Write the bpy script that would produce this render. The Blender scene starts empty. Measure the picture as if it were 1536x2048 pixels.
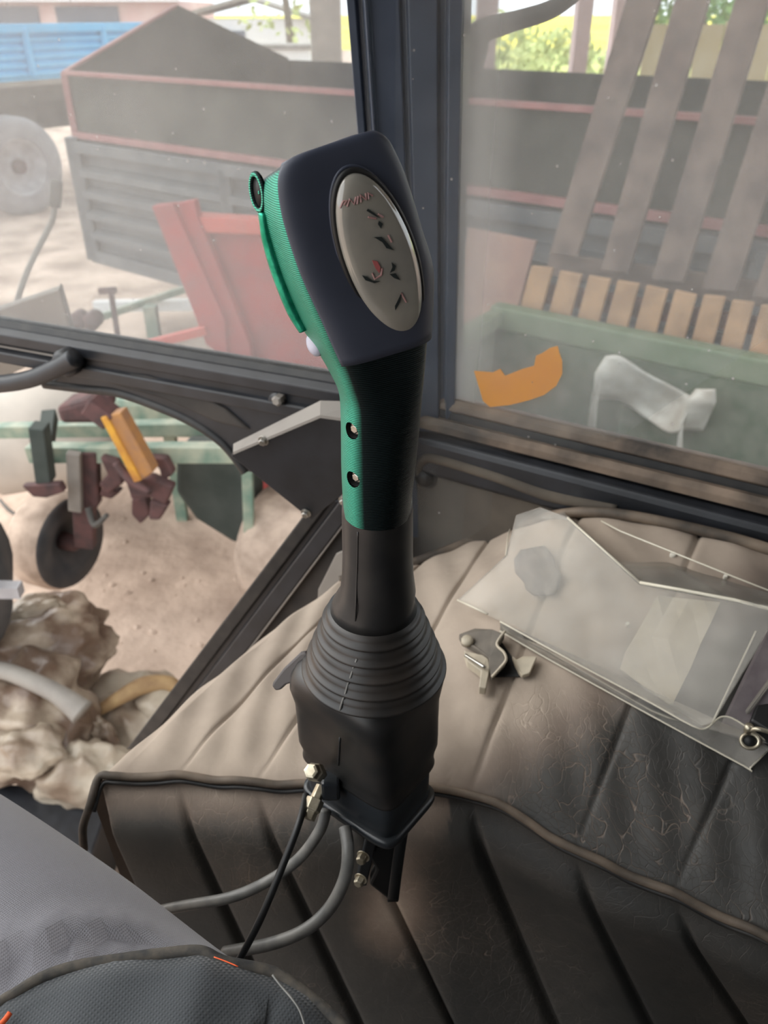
import bpy, bmesh, math, random
from mathutils import Vector, Matrix
from mathutils.bvhtree import BVHTree
from mathutils import noise as mnoise
random.seed(7)
PI = math.pi
S = bpy.context.scene
COL = S.collection
# ------------------------------------------------------------------ camera
F, CX, CY, PITCH, EYE = 1600.0, 768.0, 1024.0, math.radians(32), 2.1
CAM = Vector((0, 0, EYE))
cd = bpy.data.cameras.new('camera'); cam = bpy.data.objects.new('camera', cd); COL.objects.link(cam)
cam.location = CAM; cam.rotation_euler = (PI/2 - PITCH, 0, 0)
cd.sensor_fit = 'VERTICAL'; cd.sensor_height = 36; cd.sensor_width = 27
cd.lens = F/2048*36; cd.clip_start = .02; cd.clip_end = 900
cd.dof.use_dof = True; cd.dof.focus_distance = .40; cd.dof.aperture_fstop = 14
S.camera = cam
S.view_settings.view_transform = 'Standard'; S.view_settings.look = 'None'
S.view_settings.gamma = 1; S.view_settings.use_curve_mapping = False
S.view_settings.exposure = 1.0
# ------------------------------------------------------------------ light: bright overcast sky and a veiled sun
w = bpy.data.worlds.new('sky'); S.world = w; w.use_nodes = True
bgn = w.node_tree.nodes['Background']; bgn.inputs[0].default_value = (.93, .97, 1, 1); bgn.inputs[1].default_value = 1.35
sd = bpy.data.lights.new('sun', 'SUN'); so = bpy.data.objects.new('sun', sd); COL.objects.link(so)
sd.energy = 2.0; sd.angle = math.radians(75); sd.color = (1, .95, .88)
so.rotation_euler = Vector((.62, -.42, -.9)).to_track_quat('-Z', 'Y').to_euler()

# ------------------------------------------------------------------ geometry helpers
FW = Vector((0, math.cos(PITCH), -math.sin(PITCH))); UP = Vector((0, math.sin(PITCH), math.cos(PITCH)))
def ray(px, py): return FW + Vector((1, 0, 0))*((px-CX)/F) + UP*((CY-py)/F)
def at(px, py, Y): r = ray(px, py); return CAM + r*(Y/r.y)
def atz(px, py, z): r = ray(px, py); return CAM + r*((z-EYE)/r.z)
def on(px, py, pl, off=0):
    p0, n = pl; r = ray(px, py); return CAM + r*((p0 + n*off - CAM).dot(n)/r.dot(n))
def V(*a): return Vector(a)
def lin(c): return tuple(((x/255)/12.92 if x/255 <= .04045 else ((x/255+.055)/1.055)**2.4) for x in c) + (1,)

def mat(name, c, rough=.6, metal=0, c2=None, scale=20, bump=0, bscale=None, trans=0, coat=0, mixpow=(.35, .65), aniso=0):
    m = bpy.data.materials.new(name); m.use_nodes = True; nt = m.node_tree; b = nt.nodes['Principled BSDF']
    b.inputs['Base Color'].default_value = lin(c); b.inputs['Roughness'].default_value = rough; b.inputs['Metallic'].default_value = metal
    if trans: b.inputs['Transmission Weight'].default_value = trans
    if coat: b.inputs['Coat Weight'].default_value = coat; b.inputs['Coat Roughness'].default_value = .08
    tc = nt.nodes.new('ShaderNodeTexCoord')
    if c2:
        n = nt.nodes.new('ShaderNodeTexNoise'); n.inputs['Scale'].default_value = scale; n.inputs['Detail'].default_value = 6
        nt.links.new(tc.outputs['Object'], n.inputs['Vector'])
        r = nt.nodes.new('ShaderNodeValToRGB'); r.color_ramp.elements[0].position = mixpow[0]; r.color_ramp.elements[1].position = mixpow[1]
        r.color_ramp.elements[0].color = lin(c); r.color_ramp.elements[1].color = lin(c2)
        nt.links.new(n.outputs['Fac'], r.inputs[0]); nt.links.new(r.outputs[0], b.inputs['Base Color'])
    if bump:
        n2 = nt.nodes.new('ShaderNodeTexNoise'); n2.inputs['Scale'].default_value = bscale or scale*4; n2.inputs['Detail'].default_value = 4
        nt.links.new(tc.outputs['Object'], n2.inputs['Vector'])
        bp = nt.nodes.new('ShaderNodeBump'); bp.inputs['Strength'].default_value = bump; bp.inputs['Distance'].default_value = .3/(bscale or scale*4)
        nt.links.new(n2.outputs['Fac'], bp.inputs['Height']); nt.links.new(bp.outputs[0], b.inputs['Normal'])
    return m

def tag(o, label=None, cat=None, group=None, kind=None):
    if label: o['label'] = label
    if cat: o['category'] = cat
    if group: o['group'] = group
    if kind: o['kind'] = kind
    return o
def thing(name, loc, label, cat, group=None, kind=None):
    o = bpy.data.objects.new(name, None); o.empty_display_size = .01; COL.objects.link(o); o.location = loc
    return tag(o, label, cat, group, kind)
def wpos(o):
    p = Vector((0, 0, 0))
    while o: p += o.location; o = o.parent
    return p
def adopt(o, parent):
    if parent is not None:
        o.parent = parent; pp = wpos(parent)
        o.data.transform(Matrix.Translation(-pp))
    return o
def obj(name, verts, faces, m, parent=None, smooth=False, bevel=0, sub=0, solid=0, seg=2, auto=None):
    me = bpy.data.meshes.new(name); me.from_pydata([tuple(v) for v in verts], [], faces)
    bm = bmesh.new(); bm.from_mesh(me); bmesh.ops.recalc_face_normals(bm, faces=bm.faces); bm.to_mesh(me); bm.free()
    me.materials.append(m)
    if smooth:
        for p in me.polygons: p.use_smooth = True
    o = bpy.data.objects.new(name, me); COL.objects.link(o); adopt(o, parent)
    if solid: md = o.modifiers.new('solid', 'SOLIDIFY'); md.thickness = solid; md.offset = 0
    if bevel: md = o.modifiers.new('bevel', 'BEVEL'); md.width = bevel; md.segments = seg; md.limit_method = 'ANGLE'
    if sub: md = o.modifiers.new('sub', 'SUBSURF'); md.levels = sub; md.render_levels = sub
    return o
def slab_vf(P, d):
    n = len(P); v = [p.copy() for p in P] + [p + d for p in P]
    return v, [list(range(n))[::-1], list(range(n, 2*n))] + [[i, (i+1) % n, (i+1) % n + n, i+n] for i in range(n)]
def slab(name, pts, pl, thick, m, parent=None, bevel=0, off=0, **k):
    """prism: outline lying on plane pl, thickness along its normal"""
    P = [on(x, y, pl, off) for x, y in pts]; v, f = slab_vf(P, pl[1]*thick)
    return obj(name, v, f, m, parent, bevel=bevel, **k)
def join(parts):
    V_, F_ = [], []
    for v, f in parts:
        b = len(V_); V_ += list(v); F_ += [[i+b for i in q] for q in f]
    return V_, F_
def box_vf(c, hx, hy, hz, ax=None, ay=None, az=None):
    ax = ax or V(1,0,0); ay = ay or V(0,1,0); az = az or V(0,0,1); c = Vector(c)
    v = [c + ax*hx*i + ay*hy*j + az*hz*k for i in (-1,1) for j in (-1,1) for k in (-1,1)]
    return v, [[0,1,3,2],[4,6,7,5],[0,4,5,1],[2,3,7,6],[0,2,6,4],[1,5,7,3]]
def beam_vf(a, b, w_, h, up=None):
    a = Vector(a); b = Vector(b); d = (b-a); L = d.length; d = d.normalized(); up = up or V(0,0,1)
    if abs(d.dot(up)) > .95: up = V(0,1,0)
    s = d.cross(up).normalized(); u = s.cross(d)
    return box_vf((a+b)/2, L/2, w_/2, h/2, d, s, u)
def beam(name, a, b, w_, h, m, parent=None, bevel=0, up=None):
    v, f = beam_vf(a, b, w_, h, up); return obj(name, v, f, m, parent, bevel=bevel)
def smoothline(P, n=8):
    P = [Vector(p) for p in P]; out = []
    for i in range(len(P)-1):
        p0 = P[max(i-1,0)]; p1 = P[i]; p2 = P[i+1]; p3 = P[min(i+2,len(P)-1)]
        for k in range(n):
            t = k/n; out.append(.5*((2*p1)+(p2-p0)*t+(2*p0-5*p1+4*p2-p3)*t*t+(3*p1-p0-3*p2+p3)*t**3))
    out.append(P[-1]); return out
def tube_vf(P, r, seg=10, closed=False):
    P = [Vector(p) for p in P]; n = len(P); R = r if isinstance(r, (list, tuple)) else [r]*n
    v, f = [], []; u = None
    for i, p in enumerate(P):
        if closed: d = P[(i+1) % n] - P[i-1]
        else: d = P[min(i+1,n-1)] - P[max(i-1,0)]
        d = d.normalized()
        if u is None: u = d.orthogonal().normalized()
        else: u = (u - d*u.dot(d)).normalized()
        s = d.cross(u)
        v += [p + (u*math.cos(2*PI*k/seg) + s*math.sin(2*PI*k/seg))*R[i] for k in range(seg)]
    for i in range(n if closed else n-1):
        a = i*seg; b = ((i+1) % n)*seg
        f += [[a+k, a+(k+1) % seg, b+(k+1) % seg, b+k] for k in range(seg)]
    if not closed: f += [list(range(seg))[::-1], list(range((n-1)*seg, n*seg))]
    return v, f
def tube(name, P, r, m, parent=None, seg=10, n=8, closed=False, sm=True):
    Q = smoothline(P, n) if n > 1 and not closed else P
    if isinstance(r, (list, tuple)) and len(r) != len(Q):
        r = [r[min(int(i/n), len(r)-2)]*(1-(i/n-min(int(i/n), len(r)-2))) + r[min(int(i/n), len(r)-2)+1]*(i/n-min(int(i/n), len(r)-2)) for i in range(len(Q))]
    v, f = tube_vf(Q, r, seg, closed); return obj(name, v, f, m, parent, smooth=sm)
def lathe_vf(c, ax, prof, seg=24, caps=(1,1)):
    """prof: list of (distance along axis, radius)"""
    c = Vector(c); ax = Vector(ax).normalized(); u = ax.orthogonal().normalized(); s = ax.cross(u); v, f = [], []
    for h, r in prof: v += [c + ax*h + (u*math.cos(2*PI*k/seg)+s*math.sin(2*PI*k/seg))*r for k in range(seg)]
    for i in range(len(prof)-1): f += [[i*seg+k, i*seg+(k+1) % seg, (i+1)*seg+(k+1) % seg, (i+1)*seg+k] for k in range(seg)]
    if caps[0]: f.append(list(range(seg))[::-1])
    if caps[1]: f.append(list(range((len(prof)-1)*seg, len(prof)*seg)))
    return v, f
def lathe(name, c, ax, prof, m, parent=None, seg=24, smooth=True, bevel=0, caps=(1,1)):
    v, f = lathe_vf(c, ax, prof, seg, caps); return obj(name, v, f, m, parent, smooth=smooth, bevel=bevel)
def loft(name, rings, m, parent=None, caps=True, smooth=True, closed=True, **k):
    n = len(rings[0]); v = [p for r in rings for p in r]; f = []
    for i in range(len(rings)-1):
        for j in range(n if closed else n-1):
            f.append([i*n+j, i*n+(j+1) % n, (i+1)*n+(j+1) % n, (i+1)*n+j])
    if caps: f += [list(range(n))[::-1], list(range((len(rings)-1)*n, len(rings)*n))]
    return obj(name, v, f, m, parent, smooth=smooth, **k)
def profile_loft(name, a, b, prof, inn, m, parent=None, bevel=0, up=None):
    """extrude a cross-section (inward distance, height) from a to b"""
    up = up or V(0,0,1); rings = [[Vector(p) + inn*i + up*h for i, h in prof] for p in (a, b)]
    return loft(name, rings, m, parent, smooth=False, bevel=bevel)
def shade_auto(o, ang=35):
    for p in o.data.polygons: p.use_smooth = True
    md = o.modifiers.new('edges', 'EDGE_SPLIT'); md.split_angle = math.radians(ang); return o

# ------------------------------------------------------------------ materials
M = {}
M['black'] = mat('black_paint', (24,26,30), .45, c2=(36,38,43), scale=30, bump=.05, bscale=400)
M['pillar'] = mat('pillar_vinyl', (56,64,78), .38, c2=(66,74,88), scale=25, bump=.08, bscale=500)
M['rubber'] = mat('seal_rubber', (20,21,23), .55, c2=(42,40,38), scale=40)
M['dustlip'] = mat('dusty_rubber', (60,54,49), .75, c2=(138,120,104), scale=22, mixpow=(.32,.7))
M['felt'] = mat('dusty_side_panel', (66,60,54), .9, c2=(92,84,74), scale=14, bump=.2, bscale=220)
M['darkwall'] = mat('dark_panel', (40,38,37), .8, c2=(62,57,53), scale=18, bump=.1)
M['roof'] = mat('cab_lining', (60,60,60), .9, c2=(72,70,68), scale=10)
M['steel'] = mat('bright_steel', (190,188,182), .3, 1, c2=(150,146,138), scale=60)
M['brass'] = mat('dull_zinc', (205,196,175), .38, .8, c2=(160,150,130), scale=120)
M['boot'] = mat('boot_rubber', (21,21,22), .42, c2=(33,32,31), scale=50, bump=.06, bscale=900)
M['bootdust'] = mat('boot_rubber_dusty', (25,25,25), .42, c2=(62,53,46), scale=22, mixpow=(.42,.8), bump=.06, bscale=900)
M['plastic'] = mat('box_plastic', (26,30,34), .32, c2=(34,37,40), scale=30)
M['hose'] = mat('grey_hose', (86,86,84), .45, c2=(110,108,104), scale=90)
M['wire'] = mat('black_wire', (14,15,16), .5)
M['head'] = mat('grip_charcoal', (55,60,74), .5, c2=(61,66,80), scale=30, bump=.1, bscale=1800)
M['badge'] = mat('badge_resin', (140,137,130), .12, c2=(152,148,138), scale=60, coat=1)
M['mark'] = mat('badge_ink', (40,46,46), .4); M['markred'] = mat('badge_red_ink', (176,96,96), .4); M['markpink'] = mat('badge_pink_ink', (168,128,126), .4)
M['hole'] = mat('hole_dark', (6,7,8), .6)
M['lav'] = mat('grip_lavender', (150,150,168), .35, c2=(170,172,188), scale=100)
M['trouser'] = None
M['acrylic_edge'] = mat('acrylic_edge', (215,208,190), .3)
M['paper'] = mat('dusty_card', (196,184,164), .85, c2=(180,168,150), scale=40)
M['tape'] = mat('amber_sticker', (226,150,48), .6, c2=(214,140,62), scale=18)
M['concrete'] = mat('post_concrete', (196,188,178), .9, c2=(172,166,158), scale=4)
M['pink'] = mat('pale_post', (214,190,188), .8, c2=(196,176,176), scale=5)
M['blue'] = mat('trailer_blue', (84,172,222), .5, c2=(100,186,232), scale=3)
M['greytrail'] = mat('trailer_grey_steel', (72,78,84), .55, c2=(104,106,108), scale=6, mixpow=(.3,.75))
M['mesh'] = mat('extension_board', (44,48,42), .9, c2=(68,70,62), scale=6, bump=.4, bscale=60)
M['redrim'] = mat('faded_red_rim', (140,92,92), .7, c2=(160,112,110), scale=8)
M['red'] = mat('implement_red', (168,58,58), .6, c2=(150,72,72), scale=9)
M['redbright'] = mat('implement_red_bright', (204,84,72), .6, c2=(186,98,90), scale=9)  # brighter red for the hopper rim and thin bar
M['tyre'] = mat('dusty_tyre', (126,124,128), .9, c2=(150,148,150), scale=6)
M['wheelbeige'] = mat('soil_caked_rubber', (190,170,154), .9, c2=(150,132,118), scale=14)
M['tyredark'] = mat('dark_tyre', (58,58,60), .9, c2=(84,80,78), scale=9)
M['rim'] = mat('wheel_rim', (186,184,188), .6, c2=(150,148,150), scale=7)
M['under'] = mat('undercarriage', (76,74,72), .8, c2=(98,94,88), scale=8)
M['rust'] = mat('rusty_iron', (98,68,66), .8, c2=(70,54,54), scale=20)
M['green'] = mat('implement_green', (100,128,114), .6, c2=(156,162,144), scale=12)
M['dgreen'] = mat('implement_dark_green', (58,66,62), .8, c2=(74,80,76), scale=10)
M['bin'] = mat('bin_green', (72,92,70), .75, c2=(112,118,102), scale=14, mixpow=(.35,.7))
M['binrim'] = mat('bin_rim_green', (104,120,94), .7, c2=(124,134,112), scale=12)
M['yellow'] = mat('lever_yellow', (214,160,58), .55, c2=(176,120,60), scale=16)
M['wood'] = mat('weathered_slat', (124,108,100), .85, c2=(92,80,76), scale=9, bump=.2)
M['wood2'] = mat('tan_plank', (190,152,118), .85, c2=(158,126,100), scale=9, bump=.2)
M['wall'] = mat('beige_board', (206,186,140), .9, c2=(222,206,170), scale=3)
M['teal'] = mat('teal_strip', (60,176,150), .6)
M['bag'] = mat('white_film', (205,200,190), .45, c2=(180,172,160), scale=14, bump=.4, bscale=40)
M['sack'] = mat('sack_film', (170,154,136), .38, c2=(104,84,70), scale=7, bump=.5, bscale=20, mixpow=(.38,.56))
M['sack2'] = mat('sack_white', (190,178,160), .38, c2=(126,108,92), scale=7, bump=.5, bscale=24)
M['straw'] = mat('yellowish_rim', (176,146,104), .7, c2=(140,110,78), scale=16)
M['house'] = mat('pink_plaster', (214,176,172), .9, c2=(226,200,194), scale=1)
M['glassdark'] = mat('dark_window', (84,90,104), .3, c2=(104,108,120), scale=2)
M['whitewall'] = mat('white_wall', (236,234,230), .9, c2=(222,224,228), scale=1)
M['sheet'] = mat('grey_sheet', (128,122,116), .7, c2=(148,142,134), scale=10)
M['leaf'] = mat('foliage', (150,164,96), .8, c2=(190,196,130), scale=2)
M['leaf2'] = mat('foliage_deep', (74,112,62), .8, c2=(122,150,78), scale=2)
M['bark'] = mat('bark', (120,108,92), .9, c2=(96,86,74), scale=8)
M['field'] = mat('rape_field', (238,218,60), .9, c2=(214,206,96), scale=.05)
M['grass'] = mat('grass', (150,170,84), .9, c2=(196,192,110), scale=.3)
M['ground'] = mat('packed_earth', (204,182,165), .95, c2=(142,122,108), scale=2.2, bump=.6, bscale=12, mixpow=(.36,.7))
M['cloth'] = None

def wovencloth(name, c, c2, rough, sc):
    m = mat(name, c, rough, c2=c2, scale=8); nt = m.node_tree; b = nt.nodes['Principled BSDF']
    b.inputs['Sheen Weight'].default_value = .25
    tc = nt.nodes.new('ShaderNodeTexCoord'); mp = nt.nodes.new('ShaderNodeMapping'); mp.inputs['Rotation'].default_value = (0, 0, .55)
    nt.links.new(tc.outputs['Object'], mp.inputs[0])
    w1 = nt.nodes.new('ShaderNodeTexWave'); w1.inputs['Scale'].default_value = sc; w2 = nt.nodes.new('ShaderNodeTexWave'); w2.inputs['Scale'].default_value = sc; w2.bands_direction = 'Y'
    nt.links.new(mp.outputs[0], w1.inputs['Vector']); nt.links.new(mp.outputs[0], w2.inputs['Vector'])
    a = nt.nodes.new('ShaderNodeMath'); a.operation = 'MULTIPLY'; nt.links.new(w1.outputs['Fac'], a.inputs[0]); nt.links.new(w2.outputs['Fac'], a.inputs[1])
    bp = nt.nodes.new('ShaderNodeBump'); bp.inputs['Strength'].default_value = .35; bp.inputs['Distance'].default_value = .0006
    nt.links.new(a.outputs[0], bp.inputs['Height']); nt.links.new(bp.outputs[0], b.inputs['Normal'])
    return m
M['trouser'] = wovencloth('grey_work_cloth', (116,115,121), (124,123,129), .9, 260)
M['flap'] = wovencloth('pocket_cordura', (52,56,60), (60,64,68), .85, 170)
M['hem'] = mat('hem_cloth', (50,50,50), .9, c2=(84,78,70), scale=120, bump=.5, bscale=700)
M['orange'] = mat('orange_piping', (226,92,44), .7)

def silk():
    m = mat('petrol_silk_print', (22,150,116), .3, .85); nt = m.node_tree; b = nt.nodes['Principled BSDF']
    tc = nt.nodes.new('ShaderNodeTexCoord')
    mp = nt.nodes.new('ShaderNodeMapping'); mp.inputs['Rotation'].default_value = (0, math.radians(6), 0); nt.links.new(tc.outputs['Object'], mp.inputs[0])
    wv = nt.nodes.new('ShaderNodeTexWave'); wv.bands_direction = 'Z'; wv.inputs['Scale'].default_value = 330; wv.inputs['Distortion'].default_value = 1.2; wv.inputs['Detail Scale'].default_value = 40
    nt.links.new(mp.outputs[0], wv.inputs['Vector'])
    bp = nt.nodes.new('ShaderNodeBump'); bp.inputs['Strength'].default_value = .5; bp.inputs['Distance'].default_value = .0005
    nt.links.new(wv.outputs['Fac'], bp.inputs['Height']); nt.links.new(bp.outputs[0], b.inputs['Normal'])
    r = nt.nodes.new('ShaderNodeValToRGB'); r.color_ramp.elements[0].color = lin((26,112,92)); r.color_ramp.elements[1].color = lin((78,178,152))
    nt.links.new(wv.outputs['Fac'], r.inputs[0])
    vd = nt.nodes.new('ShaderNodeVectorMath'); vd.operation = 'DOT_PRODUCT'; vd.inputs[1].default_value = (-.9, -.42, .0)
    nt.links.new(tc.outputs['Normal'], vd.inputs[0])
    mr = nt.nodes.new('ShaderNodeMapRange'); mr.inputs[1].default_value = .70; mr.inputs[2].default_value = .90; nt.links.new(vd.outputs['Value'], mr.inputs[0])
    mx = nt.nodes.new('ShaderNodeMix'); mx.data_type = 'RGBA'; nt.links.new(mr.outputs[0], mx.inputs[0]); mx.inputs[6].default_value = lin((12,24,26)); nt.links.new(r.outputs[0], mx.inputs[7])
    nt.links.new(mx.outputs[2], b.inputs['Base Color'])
    return m
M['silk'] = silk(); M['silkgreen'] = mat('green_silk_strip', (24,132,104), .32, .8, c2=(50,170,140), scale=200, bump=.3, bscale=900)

def leather():
    """black leathercloth; fine tan dust lies where the 'dust' attribute says, rubbed through by creases"""
    m = bpy.data.materials.new('dusty_leathercloth'); m.use_nodes = True; nt = m.node_tree; N = nt.nodes; L = nt.links; b = N['Principled BSDF']
    tc = N.new('ShaderNodeTexCoord'); at_ = N.new('ShaderNodeAttribute'); at_.attribute_name = 'dust'
    def noise(s, d=5, dist=0):
        n = N.new('ShaderNodeTexNoise'); n.inputs['Scale'].default_value = s; n.inputs['Detail'].default_value = d; n.inputs['Distortion'].default_value = dist
        L.new(tc.outputs['Object'], n.inputs['Vector']); return n
    def mth(op, a, b_, cl=False):
        x = N.new('ShaderNodeMath'); x.operation = op; x.use_clamp = cl
        for i, q in enumerate((a, b_)):
            if isinstance(q, (int, float)): x.inputs[i].default_value = q
            else: L.new(q, x.inputs[i])
        return x.outputs[0]
    n1 = noise(9, 6); n2 = noise(60, 4)
    # crease network: long straight creases plus fine crackle
    mp = N.new('ShaderNodeMapping'); mp.inputs['Scale'].default_value = (1, .3, 1); mp.inputs['Rotation'].default_value = (0, 0, .5); L.new(tc.outputs['Object'], mp.inputs[0])
    wob = noise(14, 3)
    mix = N.new('ShaderNodeMix'); mix.data_type = 'VECTOR'; mix.inputs[0].default_value = .06
    L.new(mp.outputs[0], mix.inputs[4]); L.new(wob.outputs['Color'], mix.inputs[5])
    v1 = N.new('ShaderNodeTexVoronoi'); v1.feature = 'DISTANCE_TO_EDGE'; v1.inputs['Scale'].default_value = 78; L.new(mix.outputs[1], v1.inputs['Vector'])
    v2 = N.new('ShaderNodeTexVoronoi'); v2.feature = 'DISTANCE_TO_EDGE'; v2.inputs['Scale'].default_value = 230; L.new(mix.outputs[1], v2.inputs['Vector'])
    c1 = N.new('ShaderNodeMapRange'); c1.inputs[1].default_value = 0; c1.inputs[2].default_value = .02; c1.inputs[3].default_value = 1; c1.inputs[4].default_value = 0; L.new(v1.outputs['Distance'], c1.inputs[0])
    c2 = N.new('ShaderNodeMapRange'); c2.inputs[1].default_value = 0; c2.inputs[2].default_value = .04; c2.inputs[3].default_value = 1; c2.inputs[4].default_value = 0; L.new(v2.outputs['Distance'], c2.inputs[0])
    crk = mth('MULTIPLY', mth('ADD', mth('MULTIPLY', c1.outputs[0], .8), mth('MULTIPLY', c2.outputs[0], .45)), mth('MULTIPLY', mth('SUBTRACT', n1.outputs['Fac'], .36, True), 2.6), True)
    a2 = N.new('ShaderNodeAttribute'); a2.attribute_name = 'crease'
    crk = mth('MULTIPLY', crk, a2.outputs['Fac'])
    d = mth('ADD', at_.outputs['Fac'], mth('MULTIPLY', mth('SUBTRACT', n1.outputs['Fac'], .5), .42))
    d = mth('ADD', d, mth('MULTIPLY', mth('SUBTRACT', n2.outputs['Fac'], .5), .16))
    d = mth('ADD', d, mth('MULTIPLY', crk, .42), True)
    r = N.new('ShaderNodeValToRGB'); e = r.color_ramp.elements; e[0].position = 0; e[0].color = lin((40,42,42)); e[1].position = 1; e[1].color = lin((172,157,142))
    k = e.new(.3); k.color = lin((68,65,61)); k = e.new(.6); k.color = lin((122,108,97))
    L.new(d, r.inputs[0]); L.new(r.outputs[0], b.inputs['Base Color'])
    rr = N.new('ShaderNodeMapRange'); rr.inputs[3].default_value = .5; rr.inputs[4].default_value = .85; L.new(d, rr.inputs[0]); L.new(rr.outputs[0], b.inputs['Roughness'])
    bp = N.new('ShaderNodeBump'); bp.inputs['Strength'].default_value = .6; bp.inputs['Distance'].default_value = .0012
    L.new(mth('ADD', mth('MULTIPLY', crk, -.8), n2.outputs['Fac']), bp.inputs['Height']); L.new(bp.outputs[0], b.inputs['Normal'])
    return m
M['leather'] = leather()

def dusty_glass(name, lo, hi, sc=5, smear=None):
    m = bpy.data.materials.new(name); m.use_nodes = True; nt = m.node_tree; N = nt.nodes; L = nt.links
    for n in list(N): N.remove(n)
    out = N.new('ShaderNodeOutputMaterial'); tr = N.new('ShaderNodeBsdfTransparent'); tr.inputs[0].default_value = (.97,.985,.99,1)
    tl = N.new('ShaderNodeBsdfTranslucent'); tl.inputs[0].default_value = (.80,.76,.74,1); df = N.new('ShaderNodeBsdfDiffuse'); df.inputs[0].default_value = (.7,.66,.64,1)
    md = N.new('ShaderNodeMixShader'); md.inputs[0].default_value = .35; L.new(tl.outputs[0], md.inputs[1]); L.new(df.outputs[0], md.inputs[2])
    tc = N.new('ShaderNodeTexCoord'); n = N.new('ShaderNodeTexNoise'); n.inputs['Scale'].default_value = sc; n.inputs['Detail'].default_value = 8; n.inputs['Roughness'].default_value = .65
    L.new(tc.outputs['Object'], n.inputs['Vector'])
    mr = N.new('ShaderNodeMapRange'); mr.inputs[1].default_value = .3; mr.inputs[2].default_value = .7; mr.inputs[3].default_value = lo; mr.inputs[4].default_value = hi; L.new(n.outputs['Fac'], mr.inputs[0])
    # splashes: small dried drops
    v = N.new('ShaderNodeTexVoronoi'); v.inputs['Scale'].default_value = 70; L.new(tc.outputs['Object'], v.inputs['Vector'])
    sp = N.new('ShaderNodeMapRange'); sp.inputs[1].default_value = .06; sp.inputs[2].default_value = .12; sp.inputs[3].default_value = .35; sp.inputs[4].default_value = 0; L.new(v.outputs['Distance'], sp.inputs[0])
    wn = N.new('ShaderNodeTexWhiteNoise'); L.new(v.outputs['Position'], wn.inputs['Vector'])
    gt = N.new('ShaderNodeMath'); gt.operation = 'GREATER_THAN'; gt.inputs[1].default_value = .9; L.new(wn.outputs['Value'], gt.inputs[0])
    mu = N.new('ShaderNodeMath'); mu.operation = 'MULTIPLY'; L.new(sp.outputs[0], mu.inputs[0]); L.new(gt.outputs[0], mu.inputs[1])
    ad = N.new('ShaderNodeMath'); ad.operation = 'ADD'; L.new(mr.outputs[0], ad.inputs[0]); L.new(mu.outputs[0], ad.inputs[1])
    if smear:   # a wiped streak of dust running down beside the pillar
        dd = N.new('ShaderNodeVectorMath'); dd.operation = 'DOT_PRODUCT'; dd.inputs[1].default_value = smear[0]; L.new(tc.outputs['Object'], dd.inputs[0])
        m1 = N.new('ShaderNodeMath'); m1.operation = 'MULTIPLY_ADD'; L.new(n.outputs['Fac'], m1.inputs[0]); m1.inputs[1].default_value = .06; L.new(dd.outputs['Value'], m1.inputs[2])
        m2 = N.new('ShaderNodeMapRange'); m2.inputs[1].default_value = smear[1]+.03; m2.inputs[2].default_value = smear[1]+.075; m2.inputs[3].default_value = .30; m2.inputs[4].default_value = 0; L.new(m1.outputs[0], m2.inputs[0])
        a3 = N.new('ShaderNodeMath'); a3.operation = 'ADD'; L.new(ad.outputs[0], a3.inputs[0]); L.new(m2.outputs[0], a3.inputs[1]); ad = a3
    mx = N.new('ShaderNodeMixShader'); L.new(ad.outputs[0], mx.inputs[0]); L.new(tr.outputs[0], mx.inputs[1]); L.new(md.outputs[0], mx.inputs[2])
    L.new(mx.outputs[0], out.inputs['Surface']); return m
_s0 = at(915, 805, .75)
M['pane_dusty'] = dusty_glass('dusty_window_glass', .07, .20, smear=((.864,-.504,0), .864*_s0.x-.504*_s0.y))
M['pane_mid'] = dusty_glass('hazy_window_glass', .17, .30)
M['pane_clean'] = dusty_glass('cleaner_door_glass', .03, .08)
def clear_acrylic():
    m = bpy.data.materials.new('clear_acrylic'); m.use_nodes = True; nt = m.node_tree; N = nt.nodes; L = nt.links
    for n in list(N): N.remove(n)
    out = N.new('ShaderNodeOutputMaterial'); tr = N.new('ShaderNodeBsdfTransparent'); tr.inputs[0].default_value = (.985,.985,.97,1)
    gl = N.new('ShaderNodeBsdfGlossy'); gl.inputs['Roughness'].default_value = .18; fr = N.new('ShaderNodeFresnel'); fr.inputs[0].default_value = 1.22
    mx = N.new('ShaderNodeMixShader'); L.new(fr.outputs[0], mx.inputs[0]); L.new(tr.outputs[0], mx.inputs[1]); L.new(gl.outputs[0], mx.inputs[2])
    df = N.new('ShaderNodeBsdfDiffuse'); df.inputs[0].default_value = (.72,.68,.62,1)
    tc = N.new('ShaderNodeTexCoord'); n = N.new('ShaderNodeTexNoise'); n.inputs['Scale'].default_value = 24; n.inputs['Detail'].default_value = 7; L.new(tc.outputs['Object'], n.inputs['Vector'])
    mr = N.new('ShaderNodeMapRange'); mr.inputs[1].default_value = .35; mr.inputs[2].default_value = .75; mr.inputs[3].default_value = .10; mr.inputs[4].default_value = .30; L.new(n.outputs['Fac'], mr.inputs[0])
    m2 = N.new('ShaderNodeMixShader'); L.new(mr.outputs[0], m2.inputs[0]); L.new(mx.outputs[0], m2.inputs[1]); L.new(df.outputs[0], m2.inputs[2])
    L.new(m2.outputs[0], out.inputs['Surface']); return m
M['acrylic'] = clear_acrylic()

# ------------------------------------------------------------------ reference planes
S0 = at(915, 805, .75); dR = V(.864, -.504, 0).normalized(); nR = V(.504, .864, 0).normalized(); PR = (S0, nR)
L0 = at(690, 765, .76); dL = V(-.922, .386, 0).normalized(); nL = V(.386, .922, 0).normalized(); PL = (L0, nL)

def flat(name, label, cat, pts, pl, thick, m, kind='structure', **k):
    return tag(slab(name, pts, pl, thick, m, **k), label, cat, kind=kind)
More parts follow.
